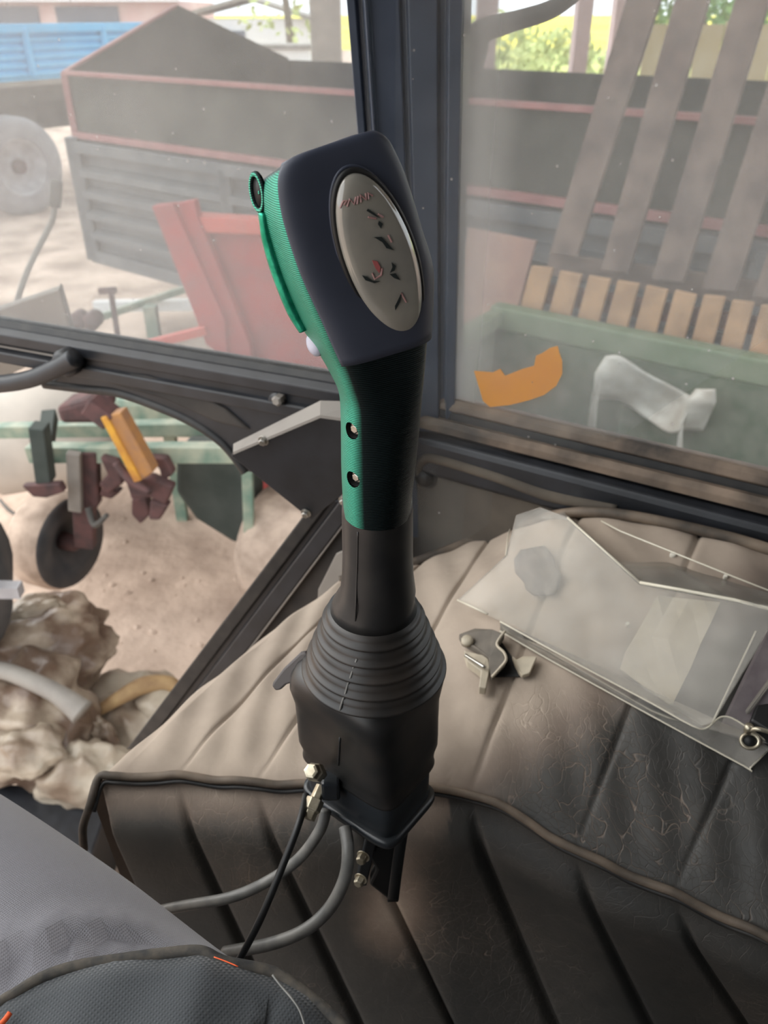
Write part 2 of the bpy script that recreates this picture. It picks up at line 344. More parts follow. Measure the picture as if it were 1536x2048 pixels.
# ================================================================== THE CAB
# right window pane and left panes
flat('window_1', 'large dusty right-hand window pane behind the orange sticker scrap', 'window', [(905,-700),(2300,-700),(2300,1180),(912,812)], PR, .004, M['pane_dusty'])
flat('window_2', 'hazy upper left window pane above the black sill bar', 'window', [(-900,-700),(762,-700),(762,800),(-900,520)], PL, .004, M['pane_mid'], off=.004)
flat('window_3', 'clearer lower door pane framed by the curved black arch and slanting bar', 'window', [(-900,700),(680,800),(690,1010),(330,1480),(-900,2300)], PL, .004, M['pane_clean'], off=.006)
# pillar
pb = at(912, 850, .75); pbl = at(764, 850, .75)
prof = [(0,0),(.07,0),(.09,-.006),(.13,-.006),(.15,.010),(.17,.010),(.20,.004),(.44,.004),(.46,-.001),(.50,-.001),(.52,.003),(.76,.003),(.79,-.003),(.84,-.003),(.86,.006),(.97,.006),(1,-.006)]
def pring(z):
    pyb = 850; zb = pb.z; t = (z - zb)
    xl = pbl.x - .026*t/.35; xr = pb.x - .010*t/.35
    front = [V(xl+(xr-xl)*s, .75-d, z) for s, d in prof]
    return front + [V(xr+.01, .80, z), V(xl, .80, z)]
pil = loft('trim_1', [pring(z) for z in (1.60, pb.z-.012, 2.0, 2.30, 2.6)], M['pillar'], smooth=False, bevel=.0012)
tag(pil, 'dark ridged window pillar standing behind the joystick between the two windows', 'window pillar', kind='structure')
# right sill
a = S0 - dR*.035; b = S0 + dR*.95
sillR = thing('trim_2', a, 'dusty ribbed rubber and black steel sill rail under the right window', 'window sill', kind='structure')
I = -nR
profile_loft('glazing_seal', a, b, [(-.01,.002),(.004,.004),(.008,.0),(.010,-.006),(.006,-.010),(-.01,-.012)], I, M['dustlip'], sillR, .001)
profile_loft('dark_groove', a, b, [(-.01,-.0085),(.0085,-.0085),(.0105,-.0175),(-.01,-.0175)], I, M['rubber'], sillR)
profile_loft('seal_lip', a, b, [(-.01,-.011),(.004,-.010),(.010,-.016),(.013,-.016),(.019,-.013),(.024,-.018),(.024,-.026),(.016,-.030),(-.01,-.032)], I, M['dustlip'], sillR, .001)
profile_loft('sill_rail', a, b, [(-.01,-.032),(.020,-.031),(.028,-.034),(.030,-.040),(.030,-.072),(.024,-.078),(-.01,-.078)], I, M['black'], sillR, .002)
# felt side panel below
def wr(d, z, inn): p = S0 + dR*d - nR*inn; return V(p.x, p.y, z)
v, f = slab_vf([wr(-.10,1.69,.022), wr(.98,1.69,.022), wr(.98,1.10,.022), wr(-.10,1.10,.022)], nR*.02)
tag(obj('wall_right', v, f, M['felt']), 'dusty brown felt side panel below the right sill', 'wall', kind='structure')
pipe = [on(843,972,PR,-.028), on(838,940,PR,-.028), on(850,918,PR,-.028), on(880,918,PR,-.028), on(1000,955,PR,-.028), on(1100,990,PR,-.028), on(1235,1018,PR,-.028)]
tag(tube('trim_3', pipe, [.004,.0045,.0055,.006,.006,.0065,.006], M['felt']), 'soft rolled trim cord hooking down behind the joystick on the felt panel', 'trim', kind='structure')
k = thing('panel_knob', on(850,950,PR,-.03), 'small dark round knob on the felt panel beside the joystick', 'knob')
lathe('knob_cap', on(852,952,PR,-.022), -nR, [(0,.011),(.004,.0115),(.009,.009),(.011,.005)], M['rubber'], k)
lathe('knob_washer', on(852,952,PR,-.0215), -nR, [(0,.014),(.002,.014)], M['darkwall'], k)
# left sill beam
a = L0 - dL*.06; b = L0 + dL*1.2
sillL = thing('trim_4', L0, 'long black window bar crossing the left side under the upper pane', 'window sill', kind='structure')
IL = -nL
profile_loft('bar_body', a, b, [(-.01,.0),(.010,.002),(.018,-.004),(.018,-.016),(.010,-.020),(.010,-.024),(.020,-.027),(.020,-.040),(-.01,-.042)], IL, M['black'], sillL, .0015)
profile_loft('glazing_seal', a, b, [(-.012,.007),(.004,.008),(.009,.001),(.006,-.004),(-.012,-.004)], IL, M['rubber'], sillL, .001)
profile_loft('bright_edge', a, b, [(.010,-.021),(.012,-.021),(.012,-.0235),(.010,-.0235)], IL, M['sheet'], sillL)
# door arch panel
ar = thing('trim_5', on(400,830,PL), 'black curved door arch panel with a grey recess below the window bar', 'door frame', kind='structure')
slab('arch_panel', [(150,705),(700,790),(720,1000),(560,950),(490,945),(468,915),(440,885),(390,850),(330,822),(285,800),(240,789),(170,779),(95,770),(130,740)], PL, .02, M['black'], ar, .003, off=-.014)
slab('arch_recess', [(196,742),(290,752),(380,778),(450,818),(500,862),(430,845),(330,800),(250,778),(200,762)], PL, .006, M['darkwall'], ar, .003, off=-.018)
tube('arch_edge', [on(x,y,PL,-.012) for x,y in [(90,768),(170,777),(240,786),(330,818),(390,846),(440,880),(468,910),(492,944)]], .006, M['rubber'], ar)
gh = thing('grab_handle', on(80,760,PL,-.03), 'curved black grab bar at the far left under the window bar', 'handle')
tube('handle_bar', [on(x,y,PL,-.035) for x,y in [(-220,770),(-80,772),(0,768),(60,758),(110,738),(150,716)]], .0105, M['black'], gh, seg=14)
lathe('mount', on(152,716,PL,-.012), -nL, [(0,.016),(.02,.016),(.026,.012)], M['black'], gh)
# slanting bar
sb = thing('trim_6', on(510,1190,PL), 'slanting black ridged door bar running down behind the seat', 'door frame', kind='structure')
def strip(name, x0, w0, x1, w1, m, off, th): # a strip following the slanting bar, x offsets across at top and bottom
    return slab(name, [(640+x0,1000),(640+x0+w0,1000),(262+x1+w1,1500),(262+x1,1500)], PL, th, m, sb, .002, off=off)
strip('outer_rail', -10, 34, -10, 34, M['rubber'], -.012, .02)
strip('groove', 22, 20, 22, 20, M['black'], -.006, .012)
strip('inner_rail', 40, 42, 40, 42, M['black'], -.018, .026)
strip('bright_edge', 82, 5, 82, 5, M['sheet'], -.017, .02)
flat('wall_front', 'dark lower wall triangle between the slanting bar and the seat', 'wall', [(722,980),(800,920),(800,1400),(340,1510),(330,1480)], PL, .015, M['darkwall'], off=-.008)
st = thing('loose_strap', on(620,1180,PL,-.02), 'dusty grey strap end on the dark wall left of the rubber boot', 'strap')
slab('webbing', [(672,1108),(690,1100),(690,1190),(650,1210),(634,1216),(636,1180)], PL, .003, M['sheet'], st, .001, off=-.02)
# bracket plate
PB = (at(560, 900, .69), V(.25, .95, .18).normalized())
br = thing('bracket_plate', at(570, 900, .70), 'black steel bracket plate with dusty top flange left of the joystick', 'bracket')
slab('face_plate', [(468,900),(640,828),(735,842),(735,955),(690,985),(622,1040),(462,912)], PB, .004, M['black'], br, .001)
q = [on(x,y,PB,-.001) for x,y in [(466,904),(640,830),(735,843)]]
r_ = [q[0]+V(0,.006,.006), q[1]+V(0,.012,.009), q[2]+V(0,.014,.013)]
obj('top_flange', q+r_+[p-V(0,0,.003) for p in q+r_], [[0,1,4,3],[1,2,5,4],[6,9,10,7],[7,10,11,8],[0,3,9,6],[2,8,11,5],[0,6,7,1],[1,7,8,2],[3,4,10,9],[4,5,11,10]], M['sheet'], br)
def bolt(name, c, n, r, m, parent=None, h=.004):
    v1 = lathe_vf(c, n, [(0,r*1.35),(r*.2,r*1.35)], 20); v2 = lathe_vf(Vector(c)+Vector(n)*r*.2, n, [(0,r),(h*.8,r),(h,r*.8)], 6)
    return obj(name, *join([v1, v2]), m, parent, bevel=.0003)
for x, y in ((527,881),(612,1026),(688,1000)): bolt('bolt', on(x,y,PB,-.0005), -PB[1], .004, M['steel'], br)
hd = thing('hinge_bolt', on(556,800,PL,-.02), 'round dusty bolt head under the left window bar above the bracket', 'bolt')
lathe('bolt_head', on(556,800,PL,-.022), -nL, [(-.01,.006),(.003,.006),(.005,.004)], M['sheet'], hd, 6, smooth=False)
lathe('washer', on(556,802,PL,-.016), -nL, [(0,.010),(.003,.010)], M['black'], hd)
# cab roof, floor and unseen walls around the driver (they shade the interior)
def box(name, lo, hi, m, label=None, cat=None, kind='structure', parent=None, bevel=0):
    lo, hi = Vector(lo), Vector(hi); v, f = box_vf((lo+hi)/2, *((hi-lo)/2)); o = obj(name, v, f, m, parent, bevel=bevel)
    return tag(o, label, cat, kind=kind) if label else o
box('ceiling', (-.42,-.72,2.62), (.95,.96,2.68), M['roof'], 'grey cab ceiling lining over the driver', 'ceiling')
box('wall_back', (.92,-.7,.9), (.97,.34,2.62), M['roof'], 'cab rear wall behind the seat', 'wall')
box('wall_left', (-.45,-.74,.9), (.97,-.70,2.62), M['roof'], 'cab side wall behind the driver', 'wall')
box('floor', (-1.15,-.72,.86), (.95,.36,.90), M['darkwall'], 'dark cab floor mat', 'floor')

# ================================================================== SEAT
ZS = 1.584
cols = [  # front px, back point, bottom px of the front face
 ((200,1560), atz(680,1165,ZS-.004), (520,2280)),
 ((355,1556), atz(760,1147,ZS+.004), (690,2280)),
 ((512,1570), atz(850,1122,ZS+.010), (850,2280)),
 ((700,1574), atz(985,1072,1.622), (1035,2280)),
 ((940,1592), on(1160,1030,PR,-.036), (1230,2285)),
 ((1150,1705), on(1400,1068,PR,-.036), (1440,2295)),
 ((1345,1792), on(1640,1140,PR,-.036), (1680,2305)),
 ((1560,1895), on(1900,1230,PR,-.036), (1930,2400)),
 ((1900,2080), on(2250,1330,PR,-.036), (2300,2600))]
def lerp(a, b, t): return a + (b-a)*t
def crom(vals, x):
    n = len(vals)-1; i = min(int(x), n-1); t = x-i; p = lambda k: vals[min(max(k,0),n)]
    p0,p1,p2,p3 = p(i-1),p(i),p(i+1),p(i+2)
    return .5*((2*p1)+(p2-p0)*t+(2*p0-5*p1+4*p2-p3)*t*t+(3*p1-p0-3*p2+p3)*t**3)
Fp = [atz(c[0][0], c[0][1], ZS) for c in cols]; Bp = [c[1] for c in cols]; Dp = [atz(c[2][0], c[2][1], 1.25) for c in cols]
def bump(t): return math.sin(PI*min(max(t,0),1))**.55
def proj(p):
    d = p - CAM; z = d.dot(FW); return CX + F*d.x/z, CY - F*d.dot(UP)/z
def sstep(a, b, x): t = min(max((x-a)/(b-a),0),1); return t*t*(3-2*t)
def set_attr(o, name, vals):
    a = o.data.attributes.new(name, 'FLOAT', 'POINT'); a.data.foreach_set('value', vals)
NC, SUBC, NR_ = len(cols)-1, 36, 48
seat = thing('bench_seat', V(.1,.5,1.25), 'dusty black leathercloth bench seat with stitched ribs behind the joystick', 'seat')
def top_pt(u, t):
    f = crom(Fp, u); b = crom(Bp, u); p = lerp(f, b, t)
    c = u - int(u) if u < NC else 1.0
    seam = math.exp(-(min(c, 1-c)/.022)**2)
    if int(u+.5) in (0, NC): seam *= .3
    edge = min(1, t/.05)**.5 if t < .05 else 1
    p = p.copy(); p.z += .016*math.sin(PI*t)**.6*(1 if u > .3 else .5+u*1.6) + .0015*bump(c)*min(1,t*6) - .0042*seam*min(1,t*5)
    p.z -= .012*(1-sstep(0,.06,t))*0 
    p.z += .0025*math.sin(23*t+u*5)*math.sin(u*7.3+t*4)*sstep(0,.1,t)
    return p
rows = []
for j in range(NR_+1):
    t = j/NR_; rows.append([top_pt(i/SUBC, t) for i in range(NC*SUBC+1)])
o = loft('seat_top', rows, M['leather'], seat, caps=False, closed=False)
du, cr = [], []
for r in rows:
    for p in r:
        x, y = proj(p)
        dust_mask = 1 - sstep(0, 1, ((x-1010)/260 + (y-1390)/190)/1.6)      # rubbed clean where people sit, near the right front
        d = .16 + .78*dust_mask
        if y > 1500 and x < 900: d -= .12*sstep(1500,1570,y)
        du.append(d); cr.append(sstep(930,1080,x)*sstep(1330,1440,y)*1.5 + .10)
set_attr(o, 'dust', du); set_attr(o, 'crease', cr)
def front_pt(u, t):
    f = crom(Fp, u); b = crom(Dp, u); p = lerp(f, b, t); nrm = V(-.45,-.86,.25).normalized() if u > 3 else V(-.1,-.96,.25).normalized()
    c = u - int(u) if u < NC else 1.0
    seam = math.exp(-(min(c,1-c)/.045)**2)
    p = p + nrm*(.016*sstep(0,.12,t) + .003*bump(c)*sstep(0,.1,t) - .008*seam*sstep(.02,.14,t))
    p.z += 0; return p
rows = [[front_pt(i/SUBC, (j/40)**1.3) for i in range(NC*SUBC+1)] for j in range(41)]
o = loft('seat_front', rows, M['leather'], seat, caps=False, closed=False)
du, cr = [], []
for r in rows:
    for p in r:
        x, y = proj(p)
        d = .10 + .5*math.exp(-((x-775)/75)**2 - ((y-1840)/70)**2) + .35*math.exp(-((x-790)/55)**2 - ((y-1740)/90)**2)
        if x < 620: d += .45*(1-sstep(0,110,y-1570)) + .14
        elif x < 900: d += .42*(1-sstep(0,100,y-1575)) + .10
        d += .30*math.exp(-((x-860)/50)**2-((y-1650)/60)**2)
        du.append(min(d,.8)); cr.append(.6 + .3*(x > 850))
set_attr(o, 'dust', du); set_attr(o, 'crease', cr)
# left end face of the seat
endp = []
for j in range(13):
    t = j/12; tp = top_pt(0, t); endp.append([tp, tp + V(-.010,.0,-.03), tp + V(-.006,.0,-.12), V(tp.x+.05, tp.y-.04, 1.25)])
o = loft('seat_end', endp, M['leather'], seat, caps=False, closed=False)
set_attr(o, 'dust', [.55]*len(o.data.vertices)); set_attr(o, 'crease', [.1]*len(o.data.vertices))
# piping along front edge
M['piping'] = mat('dusty_piping', (58,52,46), .7, c2=(132,116,100), scale=22, mixpow=(.35,.7))
fr = [atz(168,1700,1.535), atz(166,1655,1.555), atz(180,1610,1.575)] + [crom(Fp, u/4) + V(0,-.001,.004+.0016*math.sin(u*1.9)) for u in range(0, 4*NC+1)]
tube('piping', fr, .0032, M['piping'], seat, seg=10, n=5)
tube('piping', [p + V(.003,.0,-.0045) + V(0,-.003,0) for p in fr[2:]], .0018, M['rubber'], seat, seg=8, n=4)
bk = [crom(Bp, u/4) + V(0,-.004,.006) for u in range(0, 4*NC+1)]
tube('back_piping', bk, .0050, M['piping'], seat, seg=10, n=4)

# ================================================================== JOYSTICK
YJ = .36; YAW = math.radians(22)
js = thing('joystick', V(-.007, .365, 1.63), 'petrol green and charcoal joystick lever with oval badge on a ribbed rubber boot', 'joystick')
NSEG = 72
def se_ring(c, U, Vv, a, b, n):
    out = []
    for k in range(NSEG):
        th = 2*PI*k/NSEG; ct, st = math.cos(th), math.sin(th)
        out.append(c + U*(a*math.copysign(abs(ct)**(2/n), ct)) + Vv*(b*math.copysign(abs(st)**(2/n), st)))
    return out
def jring(Lx, Ly, Rx, Ry, b, n, grow=0):
    L3, R3 = at(Lx, Ly, YJ), at(Rx, Ry, YJ); c = (L3+R3)/2; h = (R3-L3).length/2; U0 = (R3-L3).normalized()
    y = YAW*min(1, (n-2)/1.6); Rm = Matrix.Rotation(y, 3, 'Z'); U = Rm @ U0; Vv = Rm @ V(0,1,0)
    Vv = (Vv - U*Vv.dot(U)).normalized(); Vv = (Vv - V(0,0,.30)*min(1, max(n-2.6,0)/2.5)).normalized()
    a = max((h - b*math.sin(y)*.72)/math.cos(y), h*.3)
    return se_ring(c, U, Vv, a+grow, b+grow, n), (c, U, Vv, a, b, n)
head_spec = [ # Lx,Ly,Rx,Ry,half depth,exponent
 (560,327,728,279,.0180,4.6),(546,330,742,280,.0203,5.2),(529,338,756,288,.0220,6),(511,353,770,303,.0230,6.5),(505,382,781,325,.0236,7),(510,425,798,362,.0238,7),
 (522,470,814,408,.0238,7),(548,545,837,480,.0238,6.5),(578,612,859,546,.0238,5.5),(602,662,862,610,.0236,4.6),(626,705,861,670,.0228,3.7),
 (648,745,857,728,.0222,3.3),(668,786,851,784,.0215,2.9),(675,835,845,838,.0208,2.5),(678,885,839,888,.0203,2.3),(680,935,833,936,.0200,2.2),(683,985,826,986,.0196,2.15),(686,1022,822,1022,.0192,2.1)]
def dens(spec, per=4):
    out = []
    for i in range((len(spec)-1)*per+1): out.append(tuple(crom([s[k] for s in spec], i/per) for k in range(6)))
    return out
dn = dens(head_spec)
rings = [jring(*s)[0] for s in dn]
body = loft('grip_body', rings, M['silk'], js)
# holes cut into the body: toggle hole at the top and two screw holes
def cut(o, cutters):
    for v, f in cutters:
        c = obj('cutter', v, f, M['hole']); md = o.modifiers.new('b', 'BOOLEAN'); md.operation = 'DIFFERENCE'; md.solver = 'EXACT'; md.object = c
        dg = bpy.context.evaluated_depsgraph_get(); me = bpy.data.meshes.new_from_object(o.evaluated_get(dg)); o.modifiers.clear(); o.data = me
        bpy.data.objects.remove(c)
def bvh_of(o):
    w_ = wpos(o); return BVHTree.FromPolygons([v.co + w_ for v in o.data.vertices], [tuple(p.vertices) for p in o.data.polygons])
bb = bvh_of(body)
def hit(b, x, y):
    r = ray(x, y).normalized(); h = b.ray_cast(CAM, r); return (h[0], h[1]) if h[0] else (at(x, y, YJ), -r)
hn = V(-.62, -.78, 0).normalized()
h1, _ = hit(bb, 702, 862); h2, _ = hit(bb, 705, 959); h0, _ = hit(bb, 521, 384)
hn0 = V(-.80, -.60, .0).normalized()
cut(body, [lathe_vf(h1 + hn*.006, -hn, [(0,.0044),(.016,.0044)], 24), lathe_vf(h2 + hn*.006, -hn, [(0,.0044),(.016,.0044)], 24)])
for p in body.data.polygons: p.use_smooth = True
md = body.modifiers.new('edges', 'EDGE_SPLIT'); md.split_angle = math.radians(50)
for h_ in (h1, h2):
    s_ = lathe('screw_well', h_ - hn*.0012, -hn, [(0,.0043),(.005,.0041),(.0055,.0005)], M['hole'], js, 24, caps=(0,1))
    bolt('screw', h_ - hn*.004 , hn, .0024, M['steel'], s_, .0016)
# charcoal cover: wraps front, right side and top of the head
n_cov = 10*4+1
k0 = int(NSEG*.618)       # front-left corner
idx = [k % NSEG for k in range(k0, k0 + int(NSEG*.66))]
crings = []
for i, s in enumerate(dn[:n_cov]):
    full, (c, U, Vv, a, b, n) = jring(*s, grow=.0013)
    crings.append([full[k] for k in idx])
cover = loft('head_cover', crings, M['head'], js, caps=False, closed=False, solid=.0012)
tr0 = jring(*dn[0], grow=.0014)[0]; tr1 = jring(*dn[0], grow=.0004)[0]; tr2_ = jring(*dn[0], grow=-.003)[0]; upv = V(-.28,0,.96)
loft('head_cap', [[p - upv*.0012 for p in tr0], tr0, [p + upv*.0012 for p in tr1], [p + upv*.0017 for p in tr2_]], M['head'], js)
cb = bvh_of(cover)
# small cap edge seam at the back lower join
# toggle hole: green ring with dark recess
ringc = h0 + hn0*.0012
def oval(c, n, up, a, b, k=28):
    s = n.cross(up).normalized(); u = s.cross(n).normalized(); return [c + u*a*math.cos(2*PI*i/k) + s*b*math.sin(2*PI*i/k) for i in range(k)]
upj = V(-.3, 0, 1).normalized()
v, f = tube_vf(oval(ringc, hn0, upj, .0072, .0052), .0013, 8, True)
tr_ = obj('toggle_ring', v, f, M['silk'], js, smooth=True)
rec = [oval(ringc - hn0*d, hn0, upj, .0068*s_, .0048*s_) for d, s_ in ((.0,1),(.0018,.95),(.0019,.1))]
loft('toggle_recess', rec, M['hole'], tr_)
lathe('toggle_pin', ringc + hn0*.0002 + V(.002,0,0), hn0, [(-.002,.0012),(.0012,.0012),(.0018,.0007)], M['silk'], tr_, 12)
# thumb rail on the left face
tp = [(524,425),(532,470),(548,525),(566,575),(586,622),(606,660)]
tr2 = []
for x, y in tp:
    p, nn = hit(bb, x+4, y); tr2.append(p + hn0*.0004)
tube('thumb_rail', tr2, [.0018,.0028,.0032,.0033,.0034,.0026], M['silkgreen'], js, seg=12)
p, nn = hit(bb, 626, 688); v, f = lathe_vf(p - hn0*.002, hn0, [(0,.0062),(.0016,.0060),(.0030,.0045),(.0036,.002)], 20)
obj('rail_end_cap', [q for q in v], f, M['lav'], js, smooth=True)
# oval badge conforming to the cover
def ell(t, s, cx=754, cy=504, A=168, B=70, tilt=math.radians(19.5)):
    a = A*s*math.cos(t); b = B*s*math.sin(t)
    return cx + a*math.sin(tilt) + b*math.cos(tilt), cy + a*math.cos(tilt) - b*math.sin(tilt)
fn = jring(*dn[24])[1]; fnor = -V(fn[2].x, fn[2].y, -.02).normalized()
PF = None
hits = [hit(cb, *ell(t*PI/4, .5))[0] for t in range(8)]; pf0 = sum(hits, Vector())/8
PF = (pf0, fnor)
def bpt(x, y, lift):
    p = on(x, y, PF); return p + fnor*lift
rr = []
for s_, l in ((1.0,-.012),(1.0,.0016),(.985,.0026),(.95,.0036),(.88,.0046),(.75,.0054),(.5,.0060),(.25,.0063),(.02,.0064)):
    rr.append([bpt(*ell(2*PI*k/64, s_), l) for k in range(64)])
badge = loft('badge', rr, M['badge'], js)
v, f = tube_vf([bpt(*ell(2*PI*k/64, 1.02), .0008) for k in range(64)], .0014, 8, True)
obj('badge_seal', v, f, M['rubber'], js, smooth=True)
v, f = tube_vf([bpt(*ell(2*PI*k/64, 1.075), -.0002) for k in range(64)], .0007, 8, True)
obj('badge_rim', v, f, M['head'], js, smooth=True)
bgb = bvh_of(badge)
def marks(name, polys, m, w_=None):
    parts = []
    for P in polys:
        if w_ and len(P) >= 2 and isinstance(w_, float):
            Q = []
            for x, y in P:
                h_, nn = hit(bgb, x, y); Q.append(h_ + fnor*.0002)
            parts.append(tube_vf(Q, w_, 6))
        else:
            Q = [hit(bgb, x, y)[0] + fnor*.00035 for x, y in P]; parts.append(slab_vf(Q, fnor*.0002))
    return obj(name, *join(parts), m, badge)
marks('printed_symbols', [[(735,417),(747,425),(761,437),(748,431),(732,421)], [(757,441),(765,447),(761,457),(755,448)], [(747,474),(762,473),(787,500),(772,496),(764,484)],
  [(723,550),(733,553),(745,561),(760,562),(748,566),(730,560)], [(782,524),(791,531),(788,541),(779,545),(784,534)], [(778,548),(790,546),(800,560),(788,556)], [(803,583),(799,604),(790,620),(789,612),(796,598)]], M['mark'])
marks('red_mark', [[(743,520),(754,522),(760,534),(758,546),(750,536)]], M['markred'])
marks('lettering', [[(680,416),(686,402),(694,400),(688,410)], [(694,413),(699,398),(708,408),(712,394)], [(714,408),(716,392)], [(722,404),(720,390),(732,399),(731,386)], [(737,398),(736,386),(745,391)], [(736,434),(752,437)], [(756,428),(766,434)], [(744,546),(749,558),(762,550),(764,536)], [(776,470),(783,484)], [(802,586),(812,604)]], M['markpink'], .0004)
# rubber boot
def wring(z, a, b=None, n=2, c=(-.007, .365), yaw=0):
    b = b or a; U = V(math.cos(yaw), math.sin(yaw), 0); W = V(-math.sin(yaw), math.cos(yaw), 0)
    return se_ring(V(c[0], c[1], EYE+z), U, W, a, b, n)
e1ang = math.atan2(.61, -.79) - PI   # box long axis direction, folded
def brings(L): return [wring(*q) for q in L]
cN = (-.0035, .3615); cM = (-.006, .364)
L = [(-.215,.0183,.0183,2,cN),(-.225,.0190,.0190,2,cN),(-.236,.0192,.0192,2,cN),(-.252,.0194,.0194,2,cN),(-.266,.0200,.0200,2,cN),(-.278,.0215,.0215,2,cN),(-.288,.0235,.0235,2,cM),(-.295,.0258,.0258,2,cM)]
boot = loft('boot_sleeve', brings(L), M['boot'], js)
_bt = bvh_of(boot)
tube('sleeve_rib', [hit(_bt, x, y)[0] for x, y in [(716,1064),(715,1120),(713,1180),(711,1240),(711,1290)]], .0005, M['boot'], js, seg=6, n=4)
L = []
z = -.293; r = .0268
for k_ in range(5):
    for dz, dr in ((0,0),(.0030,.0006),(.0050,.0014),(.0058,.0030),(.0068,.0036),(.0078,.0030),(.0086,.0010)):
        L.append((z-dz, r+dr, r+dr, 2, cM))
    z -= .0092; r += .0034
bell = loft('bellows', brings(L), M['bootdust'], js)
yw = math.atan2(-.61, .79)
cB = (-.0105, .3665)
L = [(-.334,.020,.020,2,cB,yw),(-.336,.036,.035,2.4,cB,yw),(-.340,.0385,.0375,3.2,cB,yw),(-.346,.040,.0385,4.2,cB,yw),(-.354,.0400,.0380,5,cB,yw),(-.368,.0385,.0345,5.5,cB,yw),(-.385,.0388,.0330,6,cB,yw),(-.398,.0398,.0320,6,cB,yw),
     (-.406,.0400,.0315,6,cB,yw),(-.412,.0388,.0300,6,cB,yw),(-.419,.0388,.0285,6,cB,yw),(-.421,.0395,.0292,6,cB,yw),(-.423,.0395,.0292,6,cB,yw),(-.423,.034,.024,6,cB,yw)]
skirt = loft('boot_skirt', brings(L), M['bootdust'], js)
for (sx, sy) in ((-.62,-1),(-.05,-1)):
    pass
L = [(-.405,.0365,.0265,7,cB,yw),(-.456,.0365,.0262,7,cB,yw),(-.462,.0355,.0252,7,cB,yw)]
loft('control_box', brings(L), M['plastic'], js)
L = [(-.4535,.0372,.0270,7,cB,yw),(-.4538,.0400,.0290,7,cB,yw),(-.4585,.0403,.0293,7,cB,yw),(-.4605,.0395,.0286,7,cB,yw),(-.4605,.036,.026,7,cB,yw)]
loft('box_flange', brings(L), M['plastic'], js)
e1 = V(-.79,.61,0).normalized(); e2 = V(.61,.79,0).normalized(); cb3 = V(cB[0], cB[1], 0)
# gland connectors on the left face
for (x, y, mm) in ((632,1545,0),(628,1607,1)):
    n_ = V(-.45,-.84,-.25).normalized()
    c_ = at(x, y, .335 if mm == 0 else .338)
    pr = [(-.012,.0036),(-.003,.0040),(-.003,.0060),(.004,.0060),(.005,.0050),(.010,.0048),(.0105,.003)]
    gl = lathe('cable_gland', c_, V(-.25,-.55,.8 if mm == 0 else -.3), pr, M['brass'], js, 6, smooth=False, bevel=.0004)
box('gland_block', at(662,1572,.345)-V(.006,.006,.008), at(662,1572,.345)+V(.006,.006,.009), M['plastic'], parent=js, bevel=.002)
pt = [(543,1372),(550,1382),(560,1381),(572,1370),(585,1366),(600,1366),(612,1345),(618,1312),(610,1304),(600,1306),(566,1338),(546,1364)]
slab('side_tab', pt, (at(580,1345,.368), V(.2,.9,-.35).normalized()), .004, mat('tab_grey', (84,78,76), .5), js, .0012)
_bl = bvh_of(bell); _sk = bvh_of(skirt)
tube('skirt_seam', [hit(_bl, x, y)[0] for x, y in [(714,1318),(707,1335),(702,1352),(696,1368),(691,1386),(685,1402),(680,1420),(676,1438)]], .0007, M['hose'], js, seg=6, n=1)
tube('skirt_seam', [hit(_sk, x, y)[0] for x, y in [(680,1475),(679,1500),(677,1530)]], .0007, M['wire'], js, seg=6, n=2)
# cables
def cab(name, P, r, m, label, cat='cable', **k): return tag(tube(name, P, r, m, **k), label, cat)
cab('hose', [at(690,1655,.335), at(696,1700,.322), at(690,1755,.312), at(660,1815,.303), at(610,1860,.296), at(540,1888,.296), at(450,1905,.305)], .0042, M['hose'], 'grey hose curving left from the bottom corner of the control box', 'hose', seg=12)
cab('hose', [at(652,1620,.345), at(640,1660,.338), at(600,1715,.332), at(540,1760,.328), at(460,1795,.322), at(350,1815,.335), at(240,1840,.345)], .0038, M['hose'], 'grey hose looping left from the brass connectors toward the knee', 'hose', seg=12)
cab('wire', [at(612,1590,.345), at(600,1640,.325), at(570,1720,.308), at(520,1840,.286), at(470,1935,.274)], .0024, M['wire'], 'thin black straight wire crossing in front of both grey hoses', 'wire', seg=10)
sp = thing('hanging_strap', at(800,1660,.345), 'flat black strap hanging from the right side of the control box', 'strap')
P_ = [at(836,1550,.385), at(822,1600,.372), at(806,1660,.352), at(795,1730,.340), at(786,1800,.330)]
Q = smoothline(P_, 6); rings = [[q + V(-.004,0,0), q + V(-.0036,-.0015,0), q + V(.0034,-.0015,0), q + V(.004,0,0), q+V(.0034,.0015,0), q+V(-.0036,.0015,0)] for q in Q]
loft('strap_band', rings, M['wire'], sp)
cl = thing('clamp_block', at(770,1750,.335), 'small black clamp with two pale screws beneath the control box', 'clamp')
slab('clamp_body', [(735,1710),(790,1660),(800,1700),(786,1808),(738,1770),(752,1740)], (at(765,1740,.342), V(0,1,-.3).normalized()), .012, M['wire'], cl, .002)
for x, y in ((727,1712),(722,1757)): bolt('screw', at(x,y,.335), V(-.4,-.9,.1).normalized(), .0035, M['brass'], cl, .005)
beam('bracket_arm', at(745,1665,.35), at(722,1765,.345), .008, .006, M['plastic'], cl, .001)

